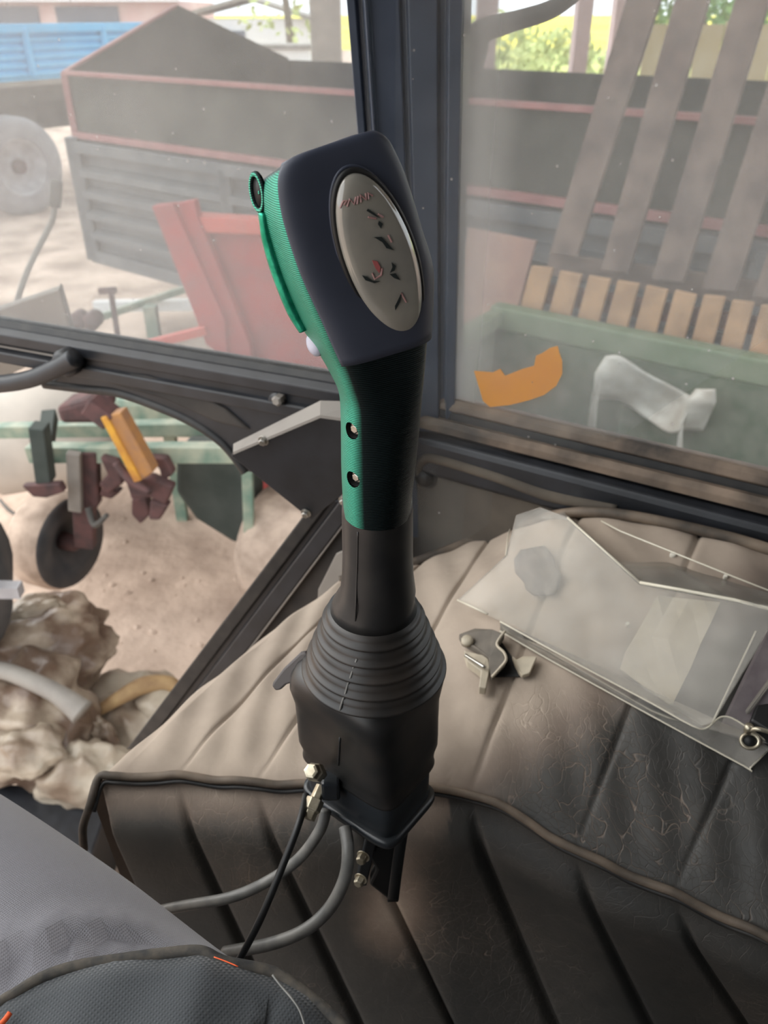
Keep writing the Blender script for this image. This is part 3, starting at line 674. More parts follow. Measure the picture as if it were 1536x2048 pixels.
# ================================================================== THINGS ON THE SEAT
def seatz(x, y):   # height of the seat along a pixel ray
    r = ray(x, y).normalized(); h = SB.ray_cast(CAM, r); return h[0] if h[0] else atz(x, y, 1.6)
SB = BVHTree.FromPolygons([v.co + wpos(seat) for v in [o_ for o_ in COL.objects if o_.name == 'seat_top'][0].data.vertices], [tuple(p.vertices) for p in bpy.data.objects['seat_top'].data.polygons])
def up_from_seat(x, y, h):
    p = seatz(x, y); return atz(x, y, p.z + h)
ac = thing('acrylic_cover', up_from_seat(1200,1300,.0), 'broken clear acrylic cover with a folded front lip lying on the seat', 'plastic cover')
A_ = {'a':(1032,1030,.02),'b':(1115,1000,.022),'c':(1700,1245,.03),'e':(1135,1035,.034),'f':(1280,1165,.038),'g':(1470,1200,.038),'h':(1700,1250,.034),
      'i':(915,1200,.016),'j':(1000,1243,.018),'k':(1395,1455,.018),'l':(1435,1448,.016),'m':(1550,1480,.014),'n':(1012,1110,.02)}
A3 = {k_: up_from_seat(*q) for k_, q in A_.items()}
def sheet(name, keys, m=M['acrylic'], parent=ac, th=.0025):
    P = [A3[k_] for k_ in keys]; nrm = (P[1]-P[0]).cross(P[2]-P[0]).normalized(); v, f = slab_vf(P, nrm*th); return obj(name, v, f, m, parent, bevel=.0004)
up2 = lambda x, y, h: up_from_seat(x, y, h)
# main sheet follows the crease: build as triangles fan so that it stays one solid
_a, _b, _c = up2(915,1200,.020), up2(1425,1450,.020), up2(1470,1200,.036)
ACP = (_a, (_b-_a).cross(_c-_a).normalized())
if ACP[1].z < 0: ACP = (_a, -ACP[1])
for q in ('n','e','f','g','i','j','k'): A3[q] = on(A_[q][0], A_[q][1], ACP)
PT = [on(x, y, ACP) for x, y in [(1012,1110),(1032,1030),(1080,1014),(1135,1035),(1280,1165),(1540,1212),(1535,1262),(1425,1445),(1395,1455),(1000,1243),(915,1200)]]
v, f = slab_vf(PT, -ACP[1]*.0025); obj('main_sheet', v, f, M['acrylic'], ac, bevel=.0004)
PT = [A3['a'], A3['b'], up2(1700,1245,.012), A3['h'], A3['g'], A3['f'], A3['e']]
v = PT; v2 = [p - V(0,0,.0025) for p in v]; n0 = len(v)
f = [[0,1,6],[1,5,6],[1,4,5],[1,2,4],[2,3,4]]; f += [[c_+n0 for c_ in q[::-1]] for q in f] + [[i, i+n0, (i+1) % n0+n0, (i+1) % n0] for i in range(n0)]
obj('rear_sheet', v+v2, f, M['acrylic'], ac)
fl = [(1000,1243,.019),(1100,1298,.019),(1200,1352,.019),(1300,1405,.019),(1385,1452,.019),(1412,1457,.018),(1432,1440,.018),(1448,1433,.018),(1475,1442,.017),(1545,1490,.015),(1536,1500,.006),(1500,1536,.002),(1488,1532,.002),(1300,1430,.002),(1100,1320,.004),(1000,1262,.008)]
P = [up2(*q) for q in fl]; v, f = slab_vf(P, V(.3,.6,-.4)*.004); obj('front_lip', v, f, M['acrylic'], ac)
tube('lip_edge', [up2(*q) for q in fl[:10]], .0007, M['acrylic_edge'], ac, seg=6, n=3)
tube('lip_edge', [up2(*q) for q in fl[10:]], .0007, M['acrylic_edge'], ac, seg=6, n=2)
tube('crease_edge', [A3['e'], A3['f']], .0009, M['acrylic_edge'], ac, seg=6, n=2)
tube('crease_edge', [A3['f'], A3['g'], up2(1600,1236,.036)], .0013, M['acrylic_edge'], ac, seg=6, n=2)
tube('rim_edge', [A3['i'], up2(975,1228,.017)], .0009, M['acrylic_edge'], ac, seg=6, n=2)
tube('rim_edge', [A3['n'], A3['a'], A3['b'], up2(1240,1062,.016), up2(1700,1245,.012)], .0007, M['acrylic_edge'], ac, seg=6, n=2)
tube('rim_edge', [up2(1512,1262,.03), up2(1425,1445,.016)], .0007, M['acrylic_edge'], ac, seg=6, n=2)
lathe('corner_nub', up2(1040,1026,.02), V(-.6,-.3,.2), [(0,.003),(.006,.004),(.009,.002)], M['acrylic_edge'], ac, 12)
g_ = thing('ring_grommet', up_from_seat(1497,1482,.0), 'small brass ring grommet on the cover corner at the right edge', 'grommet')
rc = up2(1500,1482,.017); v, f = tube_vf(oval(rc, V(-.3,-.6,.7).normalized(), V(1,0,0), .0058, .0050), .0013, 8, True); obj('ring', v, f, M['brass'], g_, smooth=True)
lathe('ring_hole', rc, V(-.3,-.6,.7), [(-.001,.0046),(.0003,.0046)], M['hole'], g_)
tube('wire_tail', [up2(1496,1462,.02), up2(1515,1458,.024), up2(1545,1466,.024)], .0016, M['brass'], g_, seg=8)
lathe('nut', up2(1497,1457,.022), V(0,0,1), [(-.003,.003),(.003,.003)], M['brass'], g_, 6)
def lay(name, pts, h, th, m, label, cat, parent=None, **k):
    P = [up2(x, y, h) for x, y in pts]; v, f = slab_vf(P, V(0,0,th)); o = obj(name, v, f, m, parent, **k); return tag(o, label, cat) if label else o
# card: split so it follows the cushion
pc = [[(1315,1192),(1440,1205)],[(1294,1230),(1422,1245)],[(1272,1268),(1400,1290)],[(1250,1305),(1382,1335)],[(1240,1338),(1362,1374)],[(1335,1408),(1345,1408)]]
rings = [[up2(a_[0]+(b_[0]-a_[0])*t/4, a_[1]+(b_[1]-a_[1])*t/4, .0035) for t in range(5)] for a_, b_ in pc]
tag(loft('card', rings, M['paper'], caps=False, closed=False, smooth=False, solid=.001), 'torn beige card lying under the clear acrylic cover', 'card')
dk = mat('dark_stain', (104,98,96), .9, c2=(124,116,110), scale=60)
lf = thing('rag_scrap', up2(1075,1140,.0), 'dark grey rag scrap lying under the left end of the acrylic cover', 'rag')
rings = [[up2(x0+(x1-x0)*t/6, y0+(y1-y0)*t/6, .004+.002*math.sin(t*2+y0)) for t in range(7)] for (x0,y0,x1,y1) in [(1042,1100,1090,1092),(1028,1120,1106,1112),(1030,1145,1112,1135),(1048,1165,1122,1150),(1052,1180,1118,1178),(1070,1192,1108,1190)]]
loft('scrap_cloth', rings, dk, lf, caps=False, closed=False, solid=.0012)
# broken clip
cp = thing('broken_clip', up2(970,1300,.0), 'broken pale plastic clip with a dark gap left of the acrylic cover', 'clip')
clipm = mat('clip_plastic', (170,160,142), .5, c2=(196,184,162), scale=60); clipd = mat('clip_dark', (112,104,94), .7, c2=(92,86,78), scale=60)
def upb(pts, h, th, name, m):
    P = [up2(x, y, h) for x, y in pts]; v, f = slab_vf(P, V(0,0,-th)); return obj(name, v, f, m, cp, bevel=.0008)
upb([(918,1268),(950,1256),(985,1258),(1010,1268),(994,1290),(1005,1305),(1012,1322),(984,1352),(978,1330),(978,1315),(955,1298),(925,1282)], .012, .006, 'clip_plate', clipd)
tube('clip_rim', [up2(x,y,.014) for x,y in [(1010,1262),(994,1288),(1008,1305),(1012,1320),(1000,1336),(984,1354)]], .0012, clipm, cp, seg=8)
upb([(928,1300),(975,1312),(980,1335),(972,1376),(958,1374),(962,1342),(935,1322)], .010, .008, 'clip_body', clipm)
tube('clip_pin', [up2(930,1310,.014), up2(970,1335,.014)], .0014, M['steel'], cp, seg=8)
lathe('clip_knob', up2(935,1283,.012), V(-.2,-.3,.9), [(0,.0055),(.003,.005),(.004,.002)], clipm, cp, 16)
upb([(998,1290),(1004,1284),(1026,1316),(1050,1352),(985,1354),(1012,1325)], .002, .001, 'clip_gap', M['hole'])
upb([(1024,1310),(1034,1318),(1046,1312),(1074,1312),(1060,1345),(1044,1350),(1034,1338)], .006, .004, 'clip_tongue', clipm)
# bright crumbs of dried plastic chips
chip = mat('pale_chip', (216,210,196), .6)
for i_, (x, y, w_, lb) in enumerate([(1345,1112,7,'bigger pale chip near the seat back right of the acrylic crease'),(1450,1156,5,'small pale chip near the right edge of the seat back'),(1254,1252,5,'pale chip left of the torn card')]):
    P = [up2(x+w_*math.cos(a_)*(1+.3*math.sin(3*a_)), y+w_*.7*math.sin(a_), .0) for a_ in [k_*PI/4 for k_ in range(8)]]; v, f = slab_vf(P, V(0,0,.003)); tag(obj('plastic_chip', v, f, chip, bevel=.001), lb, 'chip', 'pale chips on the seat')
fb = thing('folded_belt', up2(1500,1350,.0), 'mauve grey belt edge with black buckle at the right edge of the picture', 'belt')
bm_ = mat('belt_fabric', (112,102,106), .8, c2=(134,126,128), scale=50, bump=.4)
def upq(name, pts, h, th, m):
    P = [up2(x, y, h) for x, y in pts]; v, f = slab_vf(P, V(0,0,-th)); return obj(name, v, f, m, fb, bevel=.002)
upq('belt_web', [(1545,1235),(1700,1290),(1640,1420),(1510,1470),(1440,1450),(1490,1345)], .010, .009, bm_)
upq('belt_trim', [(1548,1340),(1560,1344),(1500,1425),(1490,1420)], .014, .004, M['sheet'])
upq('buckle', [(1512,1408),(1640,1390),(1640,1470),(1545,1468),(1500,1440)], .022, .016, M['wire'])

# ================================================================== PERSON (thigh in work trousers)
pe = thing('person', V(-.2,.25,1.5), 'seated person in grey work trousers, one thigh in the lower left corner', 'person')
axp = [V(.10,.02,1.57), V(-.02,.10,1.59), V(-.135,.175,1.60), V(-.22,.235,1.61), V(-.32,.30,1.615), V(-.42,.36,1.61), V(-.50,.41,1.58), V(-.54,.43,1.50), V(-.55,.44,1.38), V(-.55,.44,1.2), V(-.54,.43,1.0)]
rad = [.115,.110,.100,.094,.088,.082,.075,.070,.062,.056,.05]
Q = smoothline(axp, 10); RR = [crom(rad, i/10) for i in range(len(Q))]
v, f = tube_vf(Q, RR, 72)
ridge = [([on_ for on_ in [(-60,1925),(0,1905),(80,1868),(170,1845),(260,1852),(360,1890),(430,1915)]], .008, 18),
         ([(-60,1965),(0,1950),(80,1922),(180,1908),(300,1905),(400,1908)], .007, 11), ([(0,1945-8),(120,1895),(200,1880),(300,1885),(380,1900)], -.005, 12)]
v2 = []
for p in v:
    d = p - CAM
    if d.dot(FW) > .05:
        x, y = proj(p); dd = 0
        for line, amp, wd in ridge:
            best = 1e9
            for (x0,y0),(x1,y1) in zip(line, line[1:]):
                t = min(max(((x-x0)*(x1-x0)+(y-y0)*(y1-y0))/((x1-x0)**2+(y1-y0)**2),0),1); best = min(best, math.hypot(x-x0-(x1-x0)*t, y-y0-(y1-y0)*t))
            dd += amp*math.exp(-(best/wd)**2)
        p = p + V(-.2,-.3,.93)*dd
    v2.append(p)
obj('trousers', v2, f, M['trouser'], pe, smooth=True)
tors = [(1.40,.17,.13),(1.50,.19,.14),(1.62,.185,.13),(1.75,.20,.13),(1.88,.22,.12),(1.95,.21,.11),(2.0,.14,.09),(2.02,.07,.07)]
loft('unseen_torso', [[V(.02+a_*math.cos(2*PI*k_/32), -.26+b_*math.sin(2*PI*k_/32), z_) for k_ in range(32)] for z_, a_, b_ in tors], M['flap'], pe)  # unseen torso, added behind the camera to block light on the joystick front
TB = BVHTree.FromPolygons(v2, f)
def onleg(x, y, h=0, fb_z=1.66):
    r = ray(x, y).normalized(); q = TB.ray_cast(CAM, r)
    p = q[0] if q[0] else atz(x, y, fb_z); return p - r*h
edge = [(-60,2075),(0,2010),(30,1990),(85,1957),(150,1935),(230,1922),(320,1910),(400,1904),(450,1925),(545,1945),(600,1980),(650,2020),(690,2060),(740,2130)]
ep = []
for x, y in edge: ep.append(atz(x, y, 1.705 - .00006*max(x-400,0)))
rows = []
def pz(x): return 1.705 - .00006*max(x-400,0)
for j in range(13):
    t = j/12; rows.append([])
    for i in range(len(edge)*3-2):
        x = crom([e_[0] for e_ in edge], i/3); y = crom([e_[1] for e_ in edge], i/3)
        if x > 545: xx = x + (300-x)*.9*t; yy = y + (2500-y)*t
        else: xx = x + (240-x)*.35*t; yy = y + (2500-y)*t
        rows[-1].append(atz(xx, yy, pz(x) + .012*math.sin(t*PI/2) + .0015*math.sin(xx*.03+yy*.02)))
fl_ = loft('pocket_flap', rows, M['flap'], pe, caps=False, closed=False, solid=.003)
hemp = [crom(ep, i/3) + V(0,0,.001) for i in range(len(ep)*3-2)]
tube('pocket_hem', hemp, .0028, M['hem'], pe, seg=8, n=3)
st_ = [atz(x, y, 1.708) for x, y in [(545,1950),(562,1972),(582,1995),(600,2022),(612,2060)]]
tube('seam_stitch', st_, .0006, M['hose'], pe, seg=6, n=3)
tube('orange_edge', [atz(x, y, 1.712) for x, y in [(-10,2056),(6,2044),(20,2026)]], .0013, M['orange'], pe, seg=8, n=3)
tube('orange_edge', [atz(x, y, 1.709) for x, y in [(428,1914),(450,1922),(476,1933)]], .0003, M['orange'], pe, seg=8, n=3)
# dark cuff-like cloth peeking behind the thigh
0 and tube('back_seam', [onleg(x,y,-.002,1.60) for x,y in [(380,1800),(420,1850),(455,1885),(500,1925)]], .0018, M['flap'], pe, seg=8, n=4)

# ================================================================== OUTSIDE
gz = 0
G = 420
v, f = [(-G,1.1,0),(G,1.1,0),(G,G,0),(-G,G,0),(-G,-60,0),(G,-60,0)], [[0,1,2,3],[4,5,1,0]]
tag(obj('ground', v, f, M['ground']), 'pale trodden earth yard outside the cab', 'ground', kind='structure')
tag(obj('field', [(-G,60,.02),(G,60,.02),(G,G,.9),(-G,G,.9)], [[0,1,2,3]], M['field']), 'yellow flowering rape field on the horizon', 'field', kind='structure')
tag(obj('grass_strip', [(1,22,.015),(60,22,.015),(60,60,.03),(1,60,.03)], [[0,1,2,3]], M['grass']), 'green and straw coloured grass strip beyond the right window', 'grass', kind='structure')
# clods
parts = []
for i in range(90):
    x, y = random.uniform(60,640), random.uniform(960,1480); p = atz(x, y, 0); s = random.uniform(.006,.018)
    bmx = bmesh.new(); bmesh.ops.create_icosphere(bmx, subdivisions=1, radius=s)
    vv = [Vector((q.co.x*random.uniform(.7,1.3), q.co.y*random.uniform(.7,1.3), q.co.z*.6)) + p for q in bmx.verts]; ff = [[q.index for q in fc.verts] for fc in bmx.faces]; bmx.free(); parts.append((vv, ff))
tag(obj('clods', *join(parts), M['ground']), 'small earth clods and stones scattered on the yard', 'clods', kind='stuff')

# ---- grey tipping trailer
T_ = V(.78,-.62,0).normalized(); W_ = V(.62,.78,0).normalized(); A0 = V(-2.13,6.1,0)
gt = thing('farm_trailer', A0 + T_*2.5 + W_*1.1, 'grey corrugated farm trailer with raised red-edged dark board extensions', 'trailer')
LEN, WID = 6.2, 2.1; zb, zm, ztop, zpk = .56, 1.31, 1.757, 2.13
def P(t, w_, z): p = A0 + T_*t + W_*w_; return V(p.x, p.y, z)
def corr(name, t0, t1, w_, m, parent, zb, zm, sgn=-1, n=4, amp=.07):
    prof = []
    H = (zm-zb-.18)/n; z = zb+.09
    for i in range(n):
        prof += [(0,z+H*.1),(amp,z+H*.3),(amp,z+H*.6),(0,z+H*.8)]; z += H
    prof = [(0,zb)] + prof + [(0,zm)]
    prof += [(-.03,zm),(-.03,zb)]
    rings = [[P(t, w_ + sgn*d, z) for d, z in prof] for t in (t0, t1)]
    return loft(name, rings, m, parent, smooth=False)
corr('side_board', 0, LEN, 0, M['greytrail'], gt, zb, zm)
corr('side_board', 0, LEN, WID, M['greytrail'], gt, zb, zm, sgn=1)
def tb(name, a, b, w_, h, m, parent=gt, bevel=.004): return beam(name, a, b, w_, h, m, parent, bevel)
tb('top_rail', P(-.03,-.03,zm), P(LEN,-.03,zm), .09, .07, M['greytrail'])
tb('bottom_rail', P(-.02,-.02,zb), P(LEN,-.02,zb), .08, .09, M['greytrail'])
tb('corner_post', P(0,-.04,zb-.02), P(0,-.04,zm+.06), .09, .09, M['greytrail'])
for t in (1.55,3.1,4.65): tb('side_post', P(t,-.05,zb), P(t,-.05,zm), .07, .06, M['greytrail'])
v, f = slab_vf([P(0,0,zb),P(0,WID,zb),P(0,WID,zm),P(0,0,zm)], T_*.03); obj('end_board', v, f, M['greytrail'], gt)
v, f = slab_vf([P(LEN,0,zb),P(LEN,WID,zb),P(LEN,WID,ztop),P(LEN,0,ztop)], T_*.03); obj('end_board', v, f, M['mesh'], gt)
v, f = slab_vf([P(0,0,zb),P(LEN,0,zb),P(LEN,WID,zb),P(0,WID,zb)], V(0,0,-.05)); obj('trailer_floor', v, f, M['under'], gt)
v, f = slab_vf([P(0,0,zm+.03),P(LEN,0,zm+.03),P(LEN,0,ztop),P(0,0,ztop)], W_*.03); obj('extension_board', v, f, M['mesh'], gt)
v, f = slab_vf([P(0,WID,zm+.03),P(LEN,WID,zm+.03),P(LEN,WID,ztop),P(0,WID,ztop)], W_*.03); obj('extension_board', v, f, M['mesh'], gt)
v, f = slab_vf([P(0,0,zm),P(0,WID,zm),P(0,WID,ztop),P(0,WID*.47,zpk),P(0,0,ztop)], T_*.03); obj('gable_board', v, f, M['mesh'], gt)
tb('red_rim', P(0,-.01,ztop), P(LEN,-.01,ztop), .05, .026, M['redrim'])
tb('red_rim', P(0,-.01,zm+.07), P(LEN,-.01,zm+.07), .05, .04, M['redrim'])
tb('red_rim', P(0,-.01,zm), P(0,-.01,ztop), .045, .045, M['redrim'])
tb('red_rim', P(0,0,ztop), P(0,WID*.47,zpk), .05, .03, M['redrim'])
tb('dark_rim', P(0,WID*.47,zpk), P(0,WID,ztop), .05, .03, M['mesh'])
for t in (2.3,3.4): 
    v_ = lathe_vf(P(t,.25,.4)-W_*.12, W_, [(0,.2),(0,.34),(.03,.39),(.2,.39),(.24,.34),(.24,.2)], 28); obj('wheel', *v_, M['tyredark'], gt, smooth=False)
tb('chassis_beam', P(.3,.5,zb-.12), P(LEN-.3,.5,zb-.12), .1, .14, M['under'])

# ---- blue trailer on the left
BT = V(.51,.86,0).normalized(); BN = V(.86,-.51,0); B0 = V(-4.45,10.7,0)
bt = thing('blue_trailer', B0, 'bright blue ribbed trailer standing behind the grey one at upper left', 'trailer')
def PB_(t, w_, z): p = B0 + BT*t - BN*w_; return V(p.x, p.y, z)
nrib = 5; zz0, zz1 = 1.40, 1.95; prof = [(0,zz0)]
for i in range(nrib):
    z = zz0 + .02 + i*(zz1-zz0-.1)/nrib; H = (zz1-zz0-.1)/nrib; prof += [(0,z+H*.08),(-.03,z+H*.3),(-.03,z+H*.7),(0,z+H*.92)]
prof += [(0,zz1),(.04,zz1),(.04,zz0)]
loft('side_board', [[PB_(t, d, z) for d, z in prof] for t in (-3,2.7)], M['blue'], bt, smooth=False)
beam('top_rail', PB_(-3,-.03,zz1-.01), PB_(2.7,-.03,zz1-.01), .09, .09, M['blue'], bt, .005)
for t in (-2.2,-.75,.35,1.55,2.66): beam('side_post', PB_(t,-.05,zz0+.04), PB_(t,-.05,zz1), .07, .07, M['blue'], bt, .005)
v, f = slab_vf([PB_(-3,0,zz0),PB_(2.7,0,zz0),PB_(2.7,2.2,zz0),PB_(-3,2.2,zz0)], V(0,0,-.06)); obj('trailer_floor', v, f, M['sheet'], bt)
v, f = slab_vf([PB_(2.7,0,zz0),PB_(2.7,2.2,zz0),PB_(2.7,2.2,zz1),PB_(2.7,0,zz1)], BT*.04); obj('end_board', v, f, M['blue'], bt)
v, f = slab_vf([PB_(-3,2.2,zz0),PB_(2.7,2.2,zz0),PB_(2.7,2.2,zz1),PB_(-3,2.2,zz1)], BN*-.04); obj('side_board', v, f, M['blue'], bt)
beam('chassis_beam', PB_(-3,.25,zz0-.16), PB_(2.7,.25,zz0-.16), .12, .2, M['under'], bt)
beam('chassis_beam', PB_(-3,.9,zz0-.40), PB_(2.7,.9,zz0-.40), .12, .5, M['under'], bt)
def wheel(name, c, ax, R, wd, parent, mt, mr, hubm=M['rust']):
    c = Vector(c); ax = Vector(ax).normalized()
    t_ = lathe(name, c, ax, [(-wd/2,R*.58),(-wd/2,R*.80),(-wd*.42,R*.93),(-wd*.3,R),(wd*.3,R),(wd*.42,R*.93),(wd/2,R*.80),(wd/2,R*.58),(wd*.3,R*.56),(-wd*.3,R*.56),(-wd/2,R*.58)], mt, parent, 40, caps=(0,0))
    t_.modifiers.new('e', 'EDGE_SPLIT').split_angle = math.radians(50)
    lathe('wheel_disc', c, ax, [(wd*.42,R*.60),(wd*.44,R*.54),(wd*.15,R*.50),(wd*.02,R*.36),(wd*.10,R*.2),(wd*.10,.01)], mr, t_, 32, caps=(0,1))
    lathe('hub', c, ax, [(wd*.08,R*.16),(wd*.32,R*.15),(wd*.36,R*.10)], hubm, t_, 16)
    for k_ in range(6):
        u = ax.orthogonal().normalized(); s_ = ax.cross(u); a_ = k_*PI/3
    return t_
wheel('wheel', V(-4.42,10.35,.53), BN + V(.25,-.35,0), .55, .34, bt, M['tyre'], M['rim'])
wheel('wheel', PB_(1.9,.3,.53), BN, .53, .32, bt, M['tyre'], M['rim'])
# bundle on the blue trailer's chassis
tg = thing('straw_bundle', V(-4.5,9.9,1.1), 'pale tan bundle resting on top of the big trailer tyre at far left', 'bundle')
for i in range(3):
    P3 = [V(-4.75+.05*i,9.9,1.12), V(-4.6+.06*i,9.86,1.22-.03*i), V(-4.48+.07*i,9.8,1.08)]
    tube('stalk_bunch', P3, [.03,.07,.03], M['wood2'], tg, seg=8, n=5)

# ---- buildings and posts behind
hs = thing('long_shed', V(-8,26,0), 'long pink farm shed with a dark window band behind the blue trailer', 'building')
def hbox(name, lo, hi, m, parent, bevel=0): return box(name, lo, hi, m, None, None, None, parent, bevel)
hbox('wall', (-22,25,0), (-5.4,30,2.35), M['house'], hs)
for i in range(7): hbox('window', (-21.4+i*2.12,24.93,1.55), (-19.75+i*2.12,25.0,2.22), M['glassdark'], hs)
v, f = slab_vf([V(-22.4,24.6,2.42),V(-5.3,24.6,2.36),V(-5.3,27.6,3.3),V(-22.4,27.6,3.3)], V(0,0,.08)); obj('roof', v, f, M['sheet'], hs)
hbox('eave_board', (-22.4,24.55,2.33), (-5.3,24.62,2.46), M['whitewall'], hs)
h2_ = thing('white_outbuilding', V(-3.2,24,0), 'small white outbuilding with a grey roof right of the long shed', 'building')
hbox('wall', (-4.6,23.5,0), (-1.9,26,1.95), M['whitewall'], h2_)
hbox('window', (-4.2,23.45,1.1), (-3.5,23.5,1.7), M['glassdark'], h2_)
v, f = slab_vf([V(-5.0,23.2,2.1),V(-3.2,23.2,2.38),V(-1.4,23.2,1.95),V(-1.4,26.2,1.95),V(-3.2,26.2,2.38),V(-5.0,26.2,2.1)], V(0,0,.08)); obj('roof', [V(-4.9,23.2,2.05),V(-3.4,23.2,2.4),V(-1.6,23.2,1.9),V(-5.0,26.2,2.05),V(-3.4,26.2,2.4),V(-1.6,26.2,1.9)], [[0,1,4,3],[1,2,5,4]], M['sheet'], h2_, solid=.08)
h3_ = thing('cream_outbuilding', V(-1.6,16,0), 'low cream wall block just left of the concrete post', 'building')
hbox('wall', (-3.0,16,0), (-1.3,17,1.55), M['whitewall'], h3_)
hbox('coping', (-3.05,15.95,1.55), (-1.25,17.05,1.62), M['sheet'], h3_)
def post(name, x0, x1, Y, ztop, m, label, cat='post', d=.2):
    a_ = at(x0, 100, Y); b_ = at(x1, 100, Y)
    o_ = thing(name, V((a_.x+b_.x)/2, Y+d/2, 0), label, cat)
    hbox('shaft', (a_.x, Y, 0), (b_.x, Y+d, ztop), m, o_, .01)
    hbox('footing', (a_.x-.06, Y-.06, 0), (b_.x+.06, Y+d+.06, .18), M['concrete'], o_, .01); return o_
post('concrete_post', 622, 682, 9.5, 4.2, M['concrete'], 'broad square concrete shed post left of the window pillar', d=.3)
post('shed_post', 952, 992, 8.6, 4.2, M['pink'], 'pale shed post just right of the window pillar')
post('shed_post', 1148, 1178, 8.8, 4.2, M['pink'], 'narrow pale pink shed post in the middle of the right window')
post('shed_post', 1222, 1246, 9.2, 4.2, M['pink'], 'narrow pale post half hidden by the leftmost pallet slat')
# board fence panel with teal strips
bf = thing('board_wall', at(1420,100,7.2), 'beige board wall with a teal bottom strip seen between the pallet slats', 'fence')
for i in range(6):
    x0 = 1288 + i*52; a_ = at(x0, 100, 7.2); b_ = at(x0+48, 100, 7.2)
    hbox('board', (a_.x, 7.2, 1.0), (b_.x, 7.23, 2.02 + .02*(i % 2)), M['wall'], bf)
a_ = at(1285,100,7.2); b_ = at(1620,100,7.2)
hbox('teal_strip', (a_.x, 7.17, 1.30), (b_.x, 7.20, 1.36), M['teal'], bf)
hbox('stand', (a_.x, 7.24, 0), (b_.x, 7.30, 1.05), M['under'], bf)

# ---- trees
def tree(label, c, R, H, m, n=900, seed=1):
    rnd = random.Random(seed); o_ = thing('leafy_tree', V(c[0],c[1],0), label, 'tree')
    tube('trunk', [V(c[0],c[1],0), V(c[0]+.1,c[1],H*.5), V(c[0],c[1],H)], [.14,.1,.05], M['bark'], o_, seg=8)
    vs, fs = [], []
    for i in range(n):
        th = rnd.uniform(0,2*PI); ph = math.acos(rnd.uniform(-1,1)); r = R*rnd.uniform(.35,1)**.5
        q = V(c[0]+r*math.sin(ph)*math.cos(th), c[1]+r*math.sin(ph)*math.sin(th), c[2]+r*.9*math.cos(ph)); s = R*rnd.uniform(.05,.11)
        a1 = V(rnd.gauss(0,1),rnd.gauss(0,1),rnd.gauss(0,1)).normalized(); a2 = a1.orthogonal().normalized(); b_ = len(vs)
        vs += [q+a1*s, q+a2*s*.6, q-a1*s, q-a2*s*.6]; fs.append([b_,b_+1,b_+2,b_+3])
    obj('crown', vs, fs, m, o_); return o_
tree('tall green tree behind the leftmost pallet slat', (4.9,14.5,2.3), 1.1, 2.3, M['leaf2'], seed=2)
tree('yellow-green bush between the two narrow shed posts', (3.3,17.5,.9), 1.1, .9, M['leaf'], seed=3)
tree('pale yellow-green bush right of the window pillar', (2.6,21,1.0), 1.3, .9, M['leaf'], seed=4)
tree('green tree seen between the second and third pallet slats', (7.6,19,2.6), 1.3, 2.2, M['leaf2'], seed=5)
tree('thin bare yellowish tree left of the concrete post', (-2.0,19,2.4), 1.1, 2.6, M['leaf'], n=110, seed=6)

# ---- red implement
PRed = (at(420,550,2.9), V(.25,.97,0).normalized())
ri = thing('red_implement', on(430,700,PRed), 'red steel implement with a slanting post in front of the grey trailer', 'implement')
slab('slanting_post', [(302,412),(345,408),(450,640),(455,720),(412,690)], PRed, .05, M['red'], ri, .006)
slab('post_flange', [(345,408),(388,400),(394,430),(500,690),(505,740),(455,720),(440,640)], PRed, .04, M['red'], ri, .006, off=.02)
slab('hopper_panel', [(385,440),(560,452),(760,470),(760,780),(500,740),(495,680)], PRed, .03, M['red'], ri, .006, off=.07)
slab('hopper_rim', [(383,432),(560,444),(760,462),(760,496),(560,472),(390,466)], PRed, .08, M['redbright'], ri, .006, off=.03)
beam('thin_bar', on(250,700,PRed,-.1), on(412,660,PRed,.0), .03, .03, M['redbright'], ri)
slab('support_leg', [(470,700),(520,700),(540,1000),(500,1000)], PRed, .06, M['red'], ri, .006, off=.1)

# ---- green tool carrier seen above the bar and through the lower pane
PG = (at(350,900,2.35), V(.15,.98,0).normalized())
gi = thing('green_cultivator', on(330,900,PG), 'green cultivator with yellow lever and rusty tines seen through the lower door pane', 'implement')
def gb(name, x0, y0, x1, y1, off0, off1, w_, h, m, parent=gi): return beam(name, on(x0,y0,PG,off0), on(x1,y1,PG,off1), w_, h, m, parent, .004)
gb('main_beam', 60, 905, 620, 905, 0, 0, .05, .06, M['green'])
gb('rear_beam', -80, 862, 640, 850, .3, .3, .05, .05, M['green'])
gb('cross_arm', 85, 935, 100, 830, -.05, .25, .05, .05, M['dgreen'])
gb('side_bracket', 78, 850, 92, 960, -.08, -.08, .05, .06, M['dgreen'])
slab('drive_housing', [(350,905),(500,905),(510,1075),(470,1090),(390,1040),(350,985)], PG, .15, M['dgreen'], gi, .02, off=.1)
slab('tank', [(200,800),(440,800),(470,880),(240,880)], PG, .25, M['green'], gi, .03, off=.7)
slab('lever', [(200,836),(212,832),(282,962),(268,966)], PG, .07, M['yellow'], gi, .004, off=-.16)
slab('lever_web', [(212,832),(240,826),(306,945),(282,962)], PG, .05, mat('lever_brown', (176,126,72), .7, c2=(150,112,84), scale=20), gi, .004, off=-.15)  # browner lever face beside the yellow edge
gb('lever_pivot', 180, 805, 225, 838, -.12, -.12, .07, .06, M['rust'])
gb('tine_frame', 165, 905, 172, 1090, 0, 0, .07, .05, M['rust'])
gb('leg_bar', 148, 905, 152, 1020, -.05, -.05, .045, .03, M['sheet'])
